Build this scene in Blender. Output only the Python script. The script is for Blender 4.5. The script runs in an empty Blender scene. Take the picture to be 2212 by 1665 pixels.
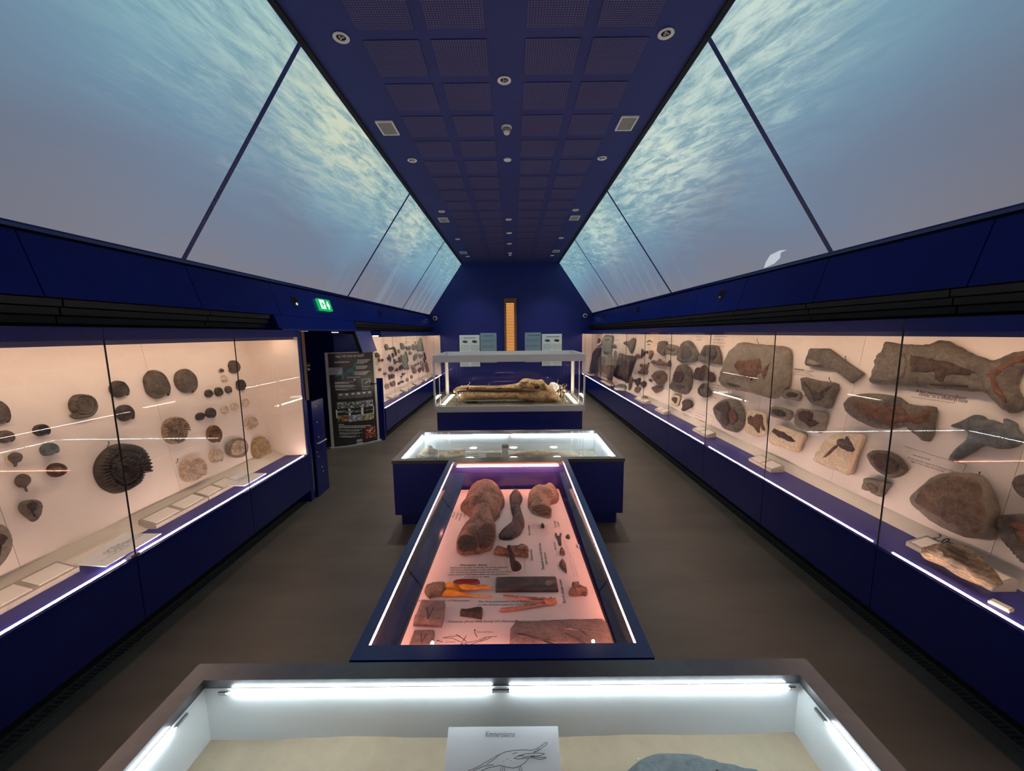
import bpy, bmesh, math, random
import numpy as np
from mathutils import Vector, Matrix, geometry, noise as mnoise
random.seed(7)
S = bpy.context.scene
COL = S.collection

# ------------------------------------------------------------------ camera
W, H, F = 2212, 1665, 845.0
PIT, YAW, ROL = math.radians(7.6), math.radians(-0.12), math.radians(-0.62)
CAM = Vector((0, 0, 2.0))
_f = Vector((math.sin(YAW)*math.cos(PIT), math.cos(YAW)*math.cos(PIT), -math.sin(PIT)))
_r0 = Vector((math.cos(YAW), -math.sin(YAW), 0)); _u0 = _r0.cross(_f)
_c, _s = math.cos(ROL), math.sin(ROL)
_r = _c*_r0 + _s*_u0; _u = -_s*_r0 + _c*_u0
cd = bpy.data.cameras.new('camera'); cam = bpy.data.objects.new('camera', cd); COL.objects.link(cam)
cam.matrix_world = Matrix(((_r.x, _u.x, -_f.x, 0), (_r.y, _u.y, -_f.y, 0), (_r.z, _u.z, -_f.z, 2.0), (0, 0, 0, 1)))
cd.sensor_width = 36; cd.lens = F/W*36; cd.clip_start = .02; cd.clip_end = 100
S.camera = cam

# ------------------------------------------------------------------ world, exposure
w = bpy.data.worlds.new('world'); S.world = w; w.use_nodes = True
w.node_tree.nodes['Background'].inputs[0].default_value = (.01, .012, .02, 1)
w.node_tree.nodes['Background'].inputs[1].default_value = .3
S.view_settings.view_transform = 'Standard'; S.view_settings.look = 'None'
S.view_settings.exposure = 0.0; S.view_settings.gamma = 1.0; S.view_settings.use_curve_mapping = False
try:
    S.cycles.transparent_max_bounces = 24
    S.cycles.sample_clamp_indirect = 6
except Exception: pass

# light levels (used by the lamps' own materials below)
E_CASE_TOP, E_CASE_LED, E_TABLE_LED, E_PINK_LED, E_SKULL_LED, E_SPOT = 16.0, 106.0, 72.0, 80.0, 34.0, 28.0
E_SCREEN = 1.0
E_DOWN = 115.0

# ------------------------------------------------------------------ materials
MATS = {}
def lin(c): return tuple(((v/255+.055)/1.055)**2.4 if v/255 > .04045 else v/255/12.92 for v in c) + (1,)
def nmat(name):
    m = bpy.data.materials.new(name); m.use_nodes = True; nt = m.node_tree; nt.nodes.clear()
    o = nt.nodes.new('ShaderNodeOutputMaterial'); MATS[name] = m
    return m, nt, o
def pbr(name, col, rough=.5, metal=0, spec=.5, nscale=0, namt=.15, bump=0, bscale=None, col2=None, coat=0, crack=0, strata=0, grain=1.0):
    """principled with optional noise variegation and bump; colours are linear"""
    m, nt, o = nmat(name); N = nt.nodes; L = nt.links
    p = N.new('ShaderNodeBsdfPrincipled'); L.new(p.outputs[0], o.inputs[0])
    p.inputs['Base Color'].default_value = (*col[:3], 1); p.inputs['Roughness'].default_value = rough
    p.inputs['Metallic'].default_value = metal; p.inputs['Specular IOR Level'].default_value = spec
    if coat: p.inputs['Coat Weight'].default_value = coat; p.inputs['Coat Roughness'].default_value = .1
    if nscale:
        tc = N.new('ShaderNodeTexCoord'); oi = N.new('ShaderNodeObjectInfo')
        ad = N.new('ShaderNodeVectorMath'); ad.operation = 'ADD'
        sc = N.new('ShaderNodeVectorMath'); sc.operation = 'SCALE'; sc.inputs[3].default_value = 37.0
        cb = N.new('ShaderNodeCombineXYZ'); L.new(oi.outputs['Random'], cb.inputs[0]); L.new(oi.outputs['Random'], cb.inputs[1])
        L.new(cb.outputs[0], sc.inputs[0]); L.new(tc.outputs['Object'], ad.inputs[0]); L.new(sc.outputs[0], ad.inputs[1])
        n = N.new('ShaderNodeTexNoise'); n.inputs['Scale'].default_value = nscale; n.inputs['Detail'].default_value = 8
        n.inputs['Roughness'].default_value = .62; n.inputs['Distortion'].default_value = .8
        L.new(ad.outputs[0], n.inputs['Vector'])
        r = N.new('ShaderNodeValToRGB'); L.new(n.outputs[0], r.inputs[0])
        c2 = col2 or tuple(v*(1-namt*2) for v in col[:3])
        r.color_ramp.elements[0].position = .36; r.color_ramp.elements[1].position = .64
        r.color_ramp.elements[0].color = (*c2[:3], 1); r.color_ramp.elements[1].color = (*col[:3], 1)
        out = r.outputs[0]
        # a finer grain over the broad mottling
        n3 = N.new('ShaderNodeTexNoise'); n3.inputs['Scale'].default_value = nscale*6; n3.inputs['Detail'].default_value = 6; n3.inputs['Roughness'].default_value = .7
        L.new(ad.outputs[0], n3.inputs['Vector'])
        if bump:
            mr = N.new('ShaderNodeMapRange'); mr.inputs[1].default_value = .3; mr.inputs[2].default_value = .7; mr.inputs[3].default_value = 1-.36*grain; mr.inputs[4].default_value = 1+.25*grain
            L.new(n3.outputs[0], mr.inputs[0]); ml = N.new('ShaderNodeMix'); ml.data_type = 'RGBA'; ml.blend_type = 'MULTIPLY'; ml.inputs[0].default_value = 1
            L.new(out, ml.inputs[6]); L.new(mr.outputs[0], ml.inputs[7]); out = ml.outputs[2]
        if crack:
            vo_ = N.new('ShaderNodeTexVoronoi'); vo_.feature = 'DISTANCE_TO_EDGE'; vo_.inputs['Scale'].default_value = crack
            mv = N.new('ShaderNodeMix'); mv.data_type = 'RGBA'; mv.inputs[0].default_value = .12; L.new(ad.outputs[0], mv.inputs[6]); L.new(n.outputs['Color'], mv.inputs[7]); L.new(mv.outputs[2], vo_.inputs['Vector'])
            m2 = N.new('ShaderNodeMapRange'); m2.inputs[1].default_value = 0; m2.inputs[2].default_value = .045; m2.inputs[3].default_value = .45; m2.inputs[4].default_value = 1; L.new(vo_.outputs[0], m2.inputs[0])
            ml = N.new('ShaderNodeMix'); ml.data_type = 'RGBA'; ml.blend_type = 'MULTIPLY'; ml.inputs[0].default_value = 1
            L.new(out, ml.inputs[6]); L.new(m2.outputs[0], ml.inputs[7]); out = ml.outputs[2]
        if strata:
            wv = N.new('ShaderNodeTexWave'); wv.bands_direction = 'Y'; wv.inputs['Scale'].default_value = strata; wv.inputs['Distortion'].default_value = 6; wv.inputs['Detail'].default_value = 4; wv.inputs['Detail Scale'].default_value = 2
            L.new(ad.outputs[0], wv.inputs['Vector']); m3 = N.new('ShaderNodeMapRange'); m3.inputs[3].default_value = .6; m3.inputs[4].default_value = 1.12; L.new(wv.outputs[1], m3.inputs[0])
            ml = N.new('ShaderNodeMix'); ml.data_type = 'RGBA'; ml.blend_type = 'MULTIPLY'; ml.inputs[0].default_value = 1
            L.new(out, ml.inputs[6]); L.new(m3.outputs[0], ml.inputs[7]); out = ml.outputs[2]
        L.new(out, p.inputs['Base Color'])
        if bump:
            n2 = N.new('ShaderNodeTexNoise'); n2.inputs['Scale'].default_value = bscale or nscale*3; n2.inputs['Detail'].default_value = 10
            n2.inputs['Roughness'].default_value = .7
            L.new(ad.outputs[0], n2.inputs['Vector'])
            b = N.new('ShaderNodeBump'); b.inputs['Strength'].default_value = 1; b.inputs['Distance'].default_value = bump
            L.new(n2.outputs[0], b.inputs['Height']); L.new(b.outputs[0], p.inputs['Normal'])
    return m
def emis(name, col, s):
    m, nt, o = nmat(name); e = nt.nodes.new('ShaderNodeEmission')
    e.inputs[0].default_value = (*col[:3], 1); e.inputs[1].default_value = s; nt.links.new(e.outputs[0], o.inputs[0]); return m
def glass(name, ior, tint=(1, 1, 1)):
    m, nt, o = nmat(name); N = nt.nodes; L = nt.links
    t = N.new('ShaderNodeBsdfTransparent'); t.inputs[0].default_value = (*tint, 1)
    g = N.new('ShaderNodeBsdfGlossy'); g.inputs['Roughness'].default_value = .0
    fr = N.new('ShaderNodeFresnel'); ge = N.new('ShaderNodeNewGeometry')
    mx = N.new('ShaderNodeMapRange'); mx.inputs[3].default_value = ior; mx.inputs[4].default_value = 1/ior
    L.new(ge.outputs['Backfacing'], mx.inputs[0]); L.new(mx.outputs[0], fr.inputs[0])
    x = N.new('ShaderNodeMixShader'); L.new(fr.outputs[0], x.inputs[0]); L.new(t.outputs[0], x.inputs[1]); L.new(g.outputs[0], x.inputs[2])
    L.new(x.outputs[0], o.inputs[0]); return m

pbr('blue', (.006, .018, .18), .42, nscale=1.2, namt=.06)
pbr('blue_gloss', (.003, .012, .15), .22, nscale=1.2, namt=.05)
pbr('blue_ceiling', (.015, .028, .175), .7, nscale=1.5, namt=.06)
pbr('blue_shelf', (.025, .03, .25), .4, nscale=2, namt=.05)
pbr('blue_reveal', (.07, .08, .26), .4, nscale=1, namt=.05)
pbr('gap', (.0015, .0015, .003), .8)
pbr('black', (.004, .0045, .004), .6)
pbr('louvre', (.0055, .006, .005), .6)
pbr('cream', (.80, .70, .60), .6, nscale=.8, namt=.025)
pbr('cream_ledge', (.66, .60, .50), .6, nscale=2, namt=.03)
pbr('white_in', (.82, .86, .86), .5, nscale=2, namt=.02)
pbr('board_pink_light', (.88, .72, .65), .55, nscale=2, namt=.02)  # white board with some of the pink LED light put into its colour
pbr('lilac_mirror', (.50, .44, .66), .06, metal=.9); pbr('purple_in', (.05, .05, .30), .12, spec=.8)
pbr('steel', (.16, .155, .16), .34, metal=.85, nscale=14, namt=.06)
pbr('steel_light', (.50, .52, .54), .42, metal=.35, nscale=3, namt=.015)
pbr('alu', (.80, .78, .74), .4, metal=.35)
pbr('chrome', (.7, .7, .7), .15, metal=1)
pbr('card', (.82, .84, .84), .6)
pbr('card_warm', (.80, .74, .66), .6)
pbr('caption_film', (.84, .74, .645), .6)
pbr('ink', (.012, .011, .011), .7)
pbr('ink_soft', (.16, .13, .11), .7)
pbr('ink_pencil', (.10, .10, .10), .7)
pbr('tray', (.40, .36, .30), .7, nscale=20, namt=.06)
pbr('grating', (.17, .175, .165), .5, metal=.3, nscale=30, namt=.2)
pbr('grille_back', (.24, .18, .155), .8)
pbr('white_plastic', (.8, .8, .77), .4)
pbr('grey_mesh', (.34, .33, .31), .7, nscale=120, namt=.2)
pbr('lens', (.01, .01, .012), .12)
pbr('sand', (.52, .415, .285), .95, nscale=3, namt=.05, bump=.0015, bscale=160, grain=.12)
pbr('sand_grey', (.34, .31, .24), .95, nscale=14, namt=.18, bump=.004, bscale=90)
pbr('gravel', (.42, .36, .24), .9, nscale=40, col2=(.10, .09, .05))
pbr('branch', (.34, .24, .13), .8, nscale=25, col2=(.13, .085, .045), bump=.003)
pbr('timber', (.23, .115, .05), .5, nscale=9, namt=.15)
pbr('brown_reflection', (.11, .055, .03), .5)
# rocks and fossils
pbr('slate', (.165, .135, .102), .75, nscale=8, col2=(.082, .066, .052), bump=.006, bscale=38)
pbr('slate_dark', (.080, .060, .045), .7, nscale=14, col2=(.026, .020, .016), bump=.007, bscale=45)
pbr('slate_grey', (.245, .205, .155), .8, nscale=6, col2=(.165, .138, .105), bump=.004, bscale=40, grain=.7)
pbr('slate_blue', (.125, .140, .140), .5, nscale=7, col2=(.045, .048, .046), bump=.007, bscale=26)
pbr('slate_green', (.20, .205, .165), .8, nscale=12, col2=(.12, .122, .098), bump=.005, bscale=45)
pbr('rust', (.20, .085, .042), .75, nscale=22, col2=(.075, .040, .026), bump=.010, bscale=48)
pbr('umber', (.095, .052, .034), .75, nscale=24, col2=(.030, .020, .016), bump=.010, bscale=52)
pbr('black_fossil', (.052, .038, .030), .6, nscale=26, col2=(.018, .015, .013), bump=.008, bscale=55)
pbr('brown_rock', (.235, .150, .098), .8, nscale=9, col2=(.11, .072, .050), bump=.012, bscale=24)
pbr('wood_rock', (.34, .235, .13), .75, nscale=7, col2=(.12, .085, .055), bump=.010, bscale=34, strata=14)
pbr('ammo_black', (.070, .050, .038), .55, nscale=12, col2=(.026, .020, .017), bump=.004, bscale=50)
pbr('ammo_brown', (.135, .098, .068), .6, nscale=16, col2=(.058, .044, .033), bump=.004, bscale=50)
pbr('ammo_tan', (.42, .30, .19), .65, nscale=22, col2=(.15, .095, .06), bump=.004, bscale=50)
pbr('ammo_pale', (.78, .64, .49), .6, nscale=24, col2=(.44, .31, .21), bump=.003, bscale=50)
pbr('ammo_gold', (.46, .34, .17), .6, nscale=24, col2=(.22, .15, .07), bump=.003, bscale=50)
pbr('ammo_amber', (.24, .11, .025), .4, nscale=22, col2=(.08, .032, .01), bump=.003, bscale=50)
pbr('pale_stone', (.70, .57, .40), .8, nscale=12, col2=(.58, .45, .30), bump=.004, bscale=45)
pbr('plate_edge', (.62, .42, .28), .8)
pbr('bone', (.46, .27, .18), .75, nscale=9, col2=(.20, .115, .078), bump=.014, bscale=22, crack=11)
pbr('bone_dark', (.20, .14, .115), .7, nscale=13, col2=(.045, .034, .032), bump=.008, bscale=32)
pbr('bone_tan', (.56, .37, .25), .75, nscale=12, col2=(.34, .21, .135), bump=.007, bscale=30, crack=14)
pbr('bone_core', (.25, .12, .07), .85, nscale=34, col2=(.10, .048, .03), bump=.016, bscale=70)
pbr('bone_pale', (.62, .50, .36), .7, nscale=9, col2=(.36, .27, .18), bump=.008, bscale=30, strata=5)
pbr('skull_bone', (.68, .47, .24), .7, nscale=8, col2=(.33, .20, .09), bump=.018, bscale=20, crack=8)
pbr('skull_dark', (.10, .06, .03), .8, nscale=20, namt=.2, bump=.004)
pbr('tooth', (.42, .35, .25), .4)
pbr('beak', (.85, .40, .03), .45, nscale=12, col2=(.78, .24, .02))
pbr('crest', (.22, .02, .02), .5, nscale=20, namt=.2)
pbr('neck', (.36, .26, .17), .8, nscale=24, col2=(.20, .14, .09), bump=.006)
pbr('pink_bone', (.50, .22, .14), .6, nscale=30, namt=.2)
pbr('slab_black', (.06, .055, .052), .5, nscale=10, col2=(.035, .032, .032), bump=.002, bscale=60)
pbr('slab_taupe', (.26, .19, .155), .7, nscale=7, col2=(.17, .125, .105), bump=.006, bscale=36)
pbr('slab_taupe_dark', (.10, .072, .06), .7, nscale=7, namt=.2)
pbr('grey_rock', (.125, .145, .15), .8, nscale=5, col2=(.085, .10, .105), bump=.004, bscale=30)
glass('glass', 1.42); glass('glass_table', 1.36); glass('glass_clear', 1.3)
emis('led_warm', (1, .71, .60), E_CASE_LED); emis('case_lamp', (1, .74, .56), E_CASE_TOP)
emis('led_cool', (.78, .93, 1), E_TABLE_LED); emis('led_pink', (1, .36, .24), E_PINK_LED)
emis('led_pink_line', (1, .38, .25), 78)
emis('led_skull', (1, .84, .62), E_SKULL_LED); emis('bay_lamp', (.85, .88, 1), 22); emis('led_cool_hot', (.78, .93, 1), 150); emis('led_skull_soft', (1, .88, .7), 6); emis('spot_lamp', (1, .88, .70), E_SPOT)
emis('slat_glow', (1, .45, .14), 1.0)
emis('exit_green', (.01, .45, .12), 1.0); emis('exit_white', (.75, 1, .85), 1.6)
emis('projector_light', (.45, .6, .9), 1.2)

def floor_mat():
    m, nt, o = nmat('floor'); N = nt.nodes; L = nt.links
    p = N.new('ShaderNodeBsdfPrincipled'); L.new(p.outputs[0], o.inputs[0])
    tc = N.new('ShaderNodeTexCoord'); mp = N.new('ShaderNodeMapping'); mp.inputs['Scale'].default_value = (.6, 2.2, 1)
    L.new(tc.outputs['Object'], mp.inputs[0])
    n = N.new('ShaderNodeTexNoise'); n.inputs['Scale'].default_value = 1.6; n.inputs['Detail'].default_value = 9; n.inputs['Roughness'].default_value = .6
    L.new(mp.outputs[0], n.inputs['Vector'])
    r = N.new('ShaderNodeValToRGB'); r.color_ramp.elements[0].position = .3; r.color_ramp.elements[1].position = .72
    r.color_ramp.elements[0].color = (.082, .069, .056, 1); r.color_ramp.elements[1].color = (.128, .109, .088, 1)
    L.new(n.outputs[0], r.inputs[0]); L.new(r.outputs[0], p.inputs['Base Color'])
    p.inputs['Roughness'].default_value = .42; p.inputs['Specular IOR Level'].default_value = .45
    b = N.new('ShaderNodeBump'); b.inputs['Distance'].default_value = .002; n2 = N.new('ShaderNodeTexNoise'); n2.inputs['Scale'].default_value = 8
    L.new(tc.outputs['Object'], n2.inputs['Vector']); L.new(n2.outputs[0], b.inputs['Height']); L.new(b.outputs[0], p.inputs['Normal'])
floor_mat()

def screen_mat(name, patches, seed, angle):
    """projected under-water picture: uv u = metres along the room, v = 0 bottom .. 1 top"""
    m, nt, o = nmat(name); N = nt.nodes; L = nt.links
    uv = N.new('ShaderNodeUVMap'); uv.uv_map = 'uv'
    sp = N.new('ShaderNodeSeparateXYZ'); L.new(uv.outputs[0], sp.inputs[0])
    def mth(op, a, b=None, c=None):
        n = N.new('ShaderNodeMath'); n.operation = op
        for i, q in enumerate((a, b, c)):
            if q is None: continue
            if isinstance(q, (int, float)): n.inputs[i].default_value = q
            else: L.new(q, n.inputs[i])
        return n.outputs[0]
    def smooth(x, a, b):
        n = N.new('ShaderNodeMapRange'); n.interpolation_type = 'SMOOTHSTEP'; n.inputs[1].default_value = a; n.inputs[2].default_value = b
        L.new(x, n.inputs[0]); return n.outputs[0]
    def noise(sx, sy, sc, det, dist, rough=.6, w=0):
        mp = N.new('ShaderNodeMapping'); mp.inputs['Scale'].default_value = (sx, sy, 1); mp.inputs['Location'].default_value = (seed+w, seed*2.1+w, 0)
        mp.inputs['Rotation'].default_value = (0, 0, math.radians(angle))
        mp.vector_type = 'TEXTURE' if False else 'POINT'
        rot = N.new('ShaderNodeVectorRotate'); rot.rotation_type = 'Z_AXIS'; rot.inputs['Angle'].default_value = math.radians(angle)
        s2 = N.new('ShaderNodeVectorMath'); s2.operation = 'MULTIPLY'; s2.inputs[1].default_value = (1, 2.1, 1)
        L.new(uv.outputs[0], s2.inputs[0]); L.new(s2.outputs[0], rot.inputs['Vector'])
        mp.inputs['Rotation'].default_value = (0, 0, 0)
        L.new(rot.outputs[0], mp.inputs[0])
        n = N.new('ShaderNodeTexNoise'); n.inputs['Scale'].default_value = sc; n.inputs['Detail'].default_value = det
        n.inputs['Distortion'].default_value = dist; n.inputs['Roughness'].default_value = rough
        L.new(mp.outputs[0], n.inputs['Vector']); return n.outputs[0]
    def mixc(f, a, b):
        n = N.new('ShaderNodeMix'); n.data_type = 'RGBA'
        if isinstance(f, (int, float)): n.inputs[0].default_value = f
        else: L.new(f, n.inputs[0])
        for i, q in ((6, a), (7, b)):
            if isinstance(q, tuple): n.inputs[i].default_value = (*q[:3], 1)
            else: L.new(q, n.inputs[i])
        return n.outputs[2]
    u, v = sp.outputs[0], sp.outputs[1]
    r = N.new('ShaderNodeValToRGB'); cloud = noise(.5, .9, .9, 3, .4, .5, 5)
    L.new(mth('ADD', v, mth('MULTIPLY', mth('SUBTRACT', cloud, .5), .7)), r.inputs[0])
    el = r.color_ramp.elements
    el[0].position = 0; el[0].color = lin((124, 124, 136)); el[1].position = 1; el[1].color = lin((132, 172, 184))
    for pos, c in ((.25, (113, 126, 148)), (.5, (112, 142, 166)), (.75, (120, 160, 178))):
        e = el.new(pos); e.color = lin(c)
    base = r.outputs[0]
    near = smooth(u, 3.2, 1.0)
    base = mixc(mth('MULTIPLY', near, mth('MULTIPLY', smooth(v, .8, .1), .55)), base, lin((96, 98, 110)))
    # wave relief: anisotropic ripples near the top
    w1 = noise(.62, 3.6, 3.0, 12, .45, .70)
    w2 = noise(1.1, 6.5, 4.2, 10, .7, .66, 11)
    rid = mth('ABSOLUTE', mth('SUBTRACT', w2, .5)); ridge = smooth(rid, .10, .0)
    big = noise(.45, .8, 1.2, 4, .8, .5, 23)
    mask = mth('MULTIPLY', smooth(mth('ADD', v, mth('MULTIPLY', mth('SUBTRACT', big, .5), .9)), .50, .92), 1.0)
    c1 = mixc(mth('MULTIPLY', smooth(w1, .50, .66), mask), base, lin((176, 206, 206)))
    c2 = mixc(mth('MULTIPLY', smooth(w1, .47, .36), mth('MULTIPLY', mask, .65)), c1, lin((88, 126, 146)))
    c3 = mixc(mth('MULTIPLY', ridge, mth('MULTIPLY', mask, .34)), c2, lin((92, 124, 140)))
    w3 = noise(1.5, 8.5, 5.2, 9, .5, .66, 31)
    c4 = mixc(mth('MULTIPLY', smooth(w3, .58, .70), mth('MULTIPLY', mask, .6)), c3, lin((198, 222, 214)))
    out = c4
    for (pu, pv, su, sv, amt, col) in patches:
        d = mth('ADD', mth('POWER', mth('DIVIDE', mth('SUBTRACT', u, pu), su), 2.0), mth('POWER', mth('DIVIDE', mth('SUBTRACT', v, pv), sv), 2.0))
        g = mth('MULTIPLY', mth('POWER', 2.718, mth('MULTIPLY', d, -1.0)), mth('MULTIPLY', mth('ADD', .35, smooth(w1, .4, .6)), amt))
        out = mixc(g, out, lin(col))
    rays = noise(3.0, .25, 1.1, 3, .2, .5, 47)
    out = mixc(mth('MULTIPLY', smooth(rays, .5, .7), mth('MULTIPLY', smooth(u, 5, 9), .22)), out, lin((150, 190, 205)))
    e = N.new('ShaderNodeEmission'); L.new(out, e.inputs[0]); e.inputs[1].default_value = E_SCREEN
    L.new(e.outputs[0], o.inputs[0]); return m
screen_mat('screen_left', [(4.6, .93, 1.5, .30, .8, (205, 214, 190)), (2.3, .95, 1.2, .25, .45, (165, 205, 205)), (7.7, .85, 1.0, .3, .6, (210, 218, 196))], 3.0, -6)
screen_mat('screen_right', [(4.9, .85, 1.5, .3, .75, (206, 220, 208)), (2.6, .95, .9, .22, .7, (205, 222, 212)), (8.2, .85, 1.0, .3, .6, (205, 220, 205))], 9.0, -13)
def photo_mat(name, cols, scale, seed):
    m, nt, o = nmat(name); N = nt.nodes; L = nt.links
    p = N.new('ShaderNodeBsdfPrincipled'); p.inputs['Roughness'].default_value = .5; L.new(p.outputs[0], o.inputs[0])
    tc = N.new('ShaderNodeTexCoord'); n = N.new('ShaderNodeTexNoise'); n.noise_dimensions = '4D'; n.inputs['W'].default_value = seed
    n.inputs['Scale'].default_value = scale; n.inputs['Detail'].default_value = 4; L.new(tc.outputs['Object'], n.inputs['Vector'])
    r = N.new('ShaderNodeValToRGB'); L.new(n.outputs[0], r.inputs[0]); L.new(r.outputs[0], p.inputs['Base Color'])
    el = r.color_ramp.elements; el[0].position = .35; el[1].position = .68; el[0].color = lin(cols[0]); el[1].color = (1, 1, 1, 1) if cols[-1][2] > 150 else lin(cols[-1])
    for i, c in enumerate(cols[1:-1]): e = el.new(.35+.33*(i+1)/(len(cols)-1)); e.color = lin(c)

# ------------------------------------------------------------------ object helpers
MW = {}
def place(o, M, parent=None):
    MW[o] = M.copy()
    if parent is not None: o.parent = parent; o.matrix_basis = MW[parent].inverted() @ M
    else: o.matrix_basis = M
    COL.objects.link(o); return o
def tag(o, label=None, cat=None, group=None, kind=None):
    if label: o['label'] = label
    if cat: o['category'] = cat
    if group: o['group'] = group
    if kind: o['kind'] = kind
    return o
def empty(name, loc, label=None, cat=None, group=None, kind=None):
    o = bpy.data.objects.new(name, None); o.empty_display_size = .05
    place(o, Matrix.Translation(loc)); return tag(o, label, cat, group, kind)
def mk(name, vs, fs, mat, parent=None, M=None, smooth=False, uv=None):
    """vs are world coordinates; M places the object's own frame"""
    vs = [Vector(v) for v in vs]
    if M is None:
        xs = [v.x for v in vs]; ys = [v.y for v in vs]; zs = [v.z for v in vs]
        M = Matrix.Translation(((min(xs)+max(xs))/2, (min(ys)+max(ys))/2, min(zs)))
    Mi = M.inverted(); me = bpy.data.meshes.new(name)
    me.from_pydata([Mi @ v for v in vs], [], fs); me.materials.append(MATS[mat] if isinstance(mat, str) else mat)
    if smooth: me.polygons.foreach_set('use_smooth', [True]*len(me.polygons))
    if uv:
        l = me.uv_layers.new(name='uv')
        for lp in me.loops: l.data[lp.index].uv = uv[lp.vertex_index]
    me.update(); o = bpy.data.objects.new(name, me); return place(o, M, parent)
BF = [(0, 3, 2, 1), (4, 5, 6, 7), (0, 1, 5, 4), (1, 2, 6, 5), (2, 3, 7, 6), (3, 0, 4, 7)]
def bv(x0, x1, y0, y1, z0, z1): return [(x0, y0, z0), (x1, y0, z0), (x1, y1, z0), (x0, y1, z0), (x0, y0, z1), (x1, y0, z1), (x1, y1, z1), (x0, y1, z1)]
class MB:
    def __init__(s): s.v = []; s.f = []
    def add(s, vs, fs): n = len(s.v); s.v += [tuple(v) for v in vs]; s.f += [tuple(i+n for i in f) for f in fs]; return s
    def box(s, *a): return s.add(bv(*a), BF)
    def obox(s, c, ax, ay, az):
        c, ax, ay, az = map(Vector, (c, ax, ay, az)); q = []
        for k in (-1, 1):
            for i, j in ((-1, -1), (1, -1), (1, 1), (-1, 1)): q.append(c+ax*i+ay*j+az*k)
        return s.add(q, BF)
    def prism(s, pts, d):
        """pts: 3d loop; d: extrusion vector"""
        pts = [Vector(p) for p in pts]; d = Vector(d); n = len(pts)
        return s.add(pts+[p+d for p in pts], [tuple(range(n-1, -1, -1)), tuple(range(n, 2*n))]+[(i, (i+1) % n, (i+1) % n+n, i+n) for i in range(n)])
    def tube(s, pts, rad, seg=8):
        pts = [Vector(p) for p in pts]; n = len(pts); rad = rad if isinstance(rad, (list, tuple)) else [rad]*n; vs = []; fs = []
        for i, p in enumerate(pts):
            t = (pts[min(i+1, n-1)]-pts[max(i-1, 0)]).normalized(); a = t.orthogonal().normalized() if i == 0 else (a-t*a.dot(t)).normalized(); b = t.cross(a)
            for k in range(seg):
                q = 2*math.pi*k/seg; vs.append(p+(a*math.cos(q)+b*math.sin(q))*rad[i])
        for i in range(n-1):
            for k in range(seg): fs.append((i*seg+k, i*seg+(k+1) % seg, (i+1)*seg+(k+1) % seg, (i+1)*seg+k))
        fs += [tuple(range(seg-1, -1, -1)), tuple(range((n-1)*seg, n*seg))]
        return s.add(vs, fs)
    def lathe(s, c, prof, seg=24, ax='z', ell=(1, 1)):
        """prof: list of (r, h) ; axis z pointing up from c"""
        c = Vector(c); vs = []; fs = []
        for r, h in prof:
            for k in range(seg):
                q = 2*math.pi*k/seg; vs.append(c+Vector((r*math.cos(q)*ell[0], r*math.sin(q)*ell[1], h)))
        for i in range(len(prof)-1):
            for k in range(seg): fs.append((i*seg+k, i*seg+(k+1) % seg, (i+1)*seg+(k+1) % seg, (i+1)*seg+k))
        return s.add(vs, fs)
    def obj(s, name, mat, parent=None, M=None, smooth=False): return mk(name, s.v, s.f, mat, parent, M, smooth)
def box(name, x0, x1, y0, y1, z0, z1, mat, parent=None, bevel=0):
    o = mk(name, bv(x0, x1, y0, y1, z0, z1), BF, mat, parent)
    if bevel:
        bm = bmesh.new(); bm.from_mesh(o.data); bmesh.ops.bevel(bm, geom=bm.edges, offset=bevel, segments=2, affect='EDGES', profile=.5)
        bm.to_mesh(o.data); bm.free()
    return o
def dup(o, M, parent=None):
    c = o.copy(); place(c, M, parent)
    rel = MW[o].inverted()
    for ch in list(o.children): dup(ch, M @ rel @ MW[ch], c)
    return c

# pixel ray (2212 x 1665 frame) and the planes things really stand on
def ray(x, y): return (_r*((x-W/2)/F) - _u*((y-H/2)/F) + _f)
def at(x, y, ax, val):
    d = ray(x, y); t = (val-CAM[ax])/d[ax]; return CAM + d*t
class Frame:
    """a plane things are fixed to: origin o, right e1, up e2, normal n"""
    def __init__(s, o, e1, e2): s.o = Vector(o); s.e1 = Vector(e1).normalized(); s.e2 = Vector(e2).normalized(); s.n = s.e1.cross(s.e2)
    def hit(s, x, y, off=0):
        d = ray(x, y); P = s.o+s.n*off; t = (P-CAM).dot(s.n)/d.dot(s.n); q = CAM+d*t-s.o
        return (q.dot(s.e1), q.dot(s.e2))
    def pt(s, a, b, off=0): return s.o+s.e1*a+s.e2*b+s.n*off
    def M(s, a, b, off=0):
        p = s.pt(a, b, off); return Matrix(((s.e1.x, s.e2.x, s.n.x, p.x), (s.e1.y, s.e2.y, s.n.y, p.y), (s.e1.z, s.e2.z, s.n.z, p.z), (0, 0, 0, 1)))
CROPS = {'P': (0, 0, 1), 'A': (0, 640, .31646), 'A2': (0, 1000, .31646), 'B': (1240, 680, .22604), 'C': (1680, 680, .2405), 'D': (1680, 980, .25225),
         'E': (800, 710, .10211), 'F': (1240, 700, .10209), 'G': (1400, 700, .09946), 'H': (980, 990, .14467), 'I': (840, 980, .2763), 'J': (920, 740, .16727),
         'K': (880, 1200, .20796), 'N': (900, 1480, .36166), 'T': (840, 900, .23508)}
def cp(crop, p): a, b, k = CROPS[crop]; return (a+p[0]*k, b+p[1]*k)
def smooth_loop(pts, per=4):
    n = len(pts); out = []
    for i in range(n):
        p0, p1, p2, p3 = (np.array(pts[(i+k) % n], float) for k in (-1, 0, 1, 2))
        for j in range(per):
            t = j/per; out.append(tuple(.5*((2*p1)+(-p0+p2)*t+(2*p0-5*p1+4*p2-p3)*t*t+(-p0+3*p1-3*p2+p3)*t**3)))
    return out
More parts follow.
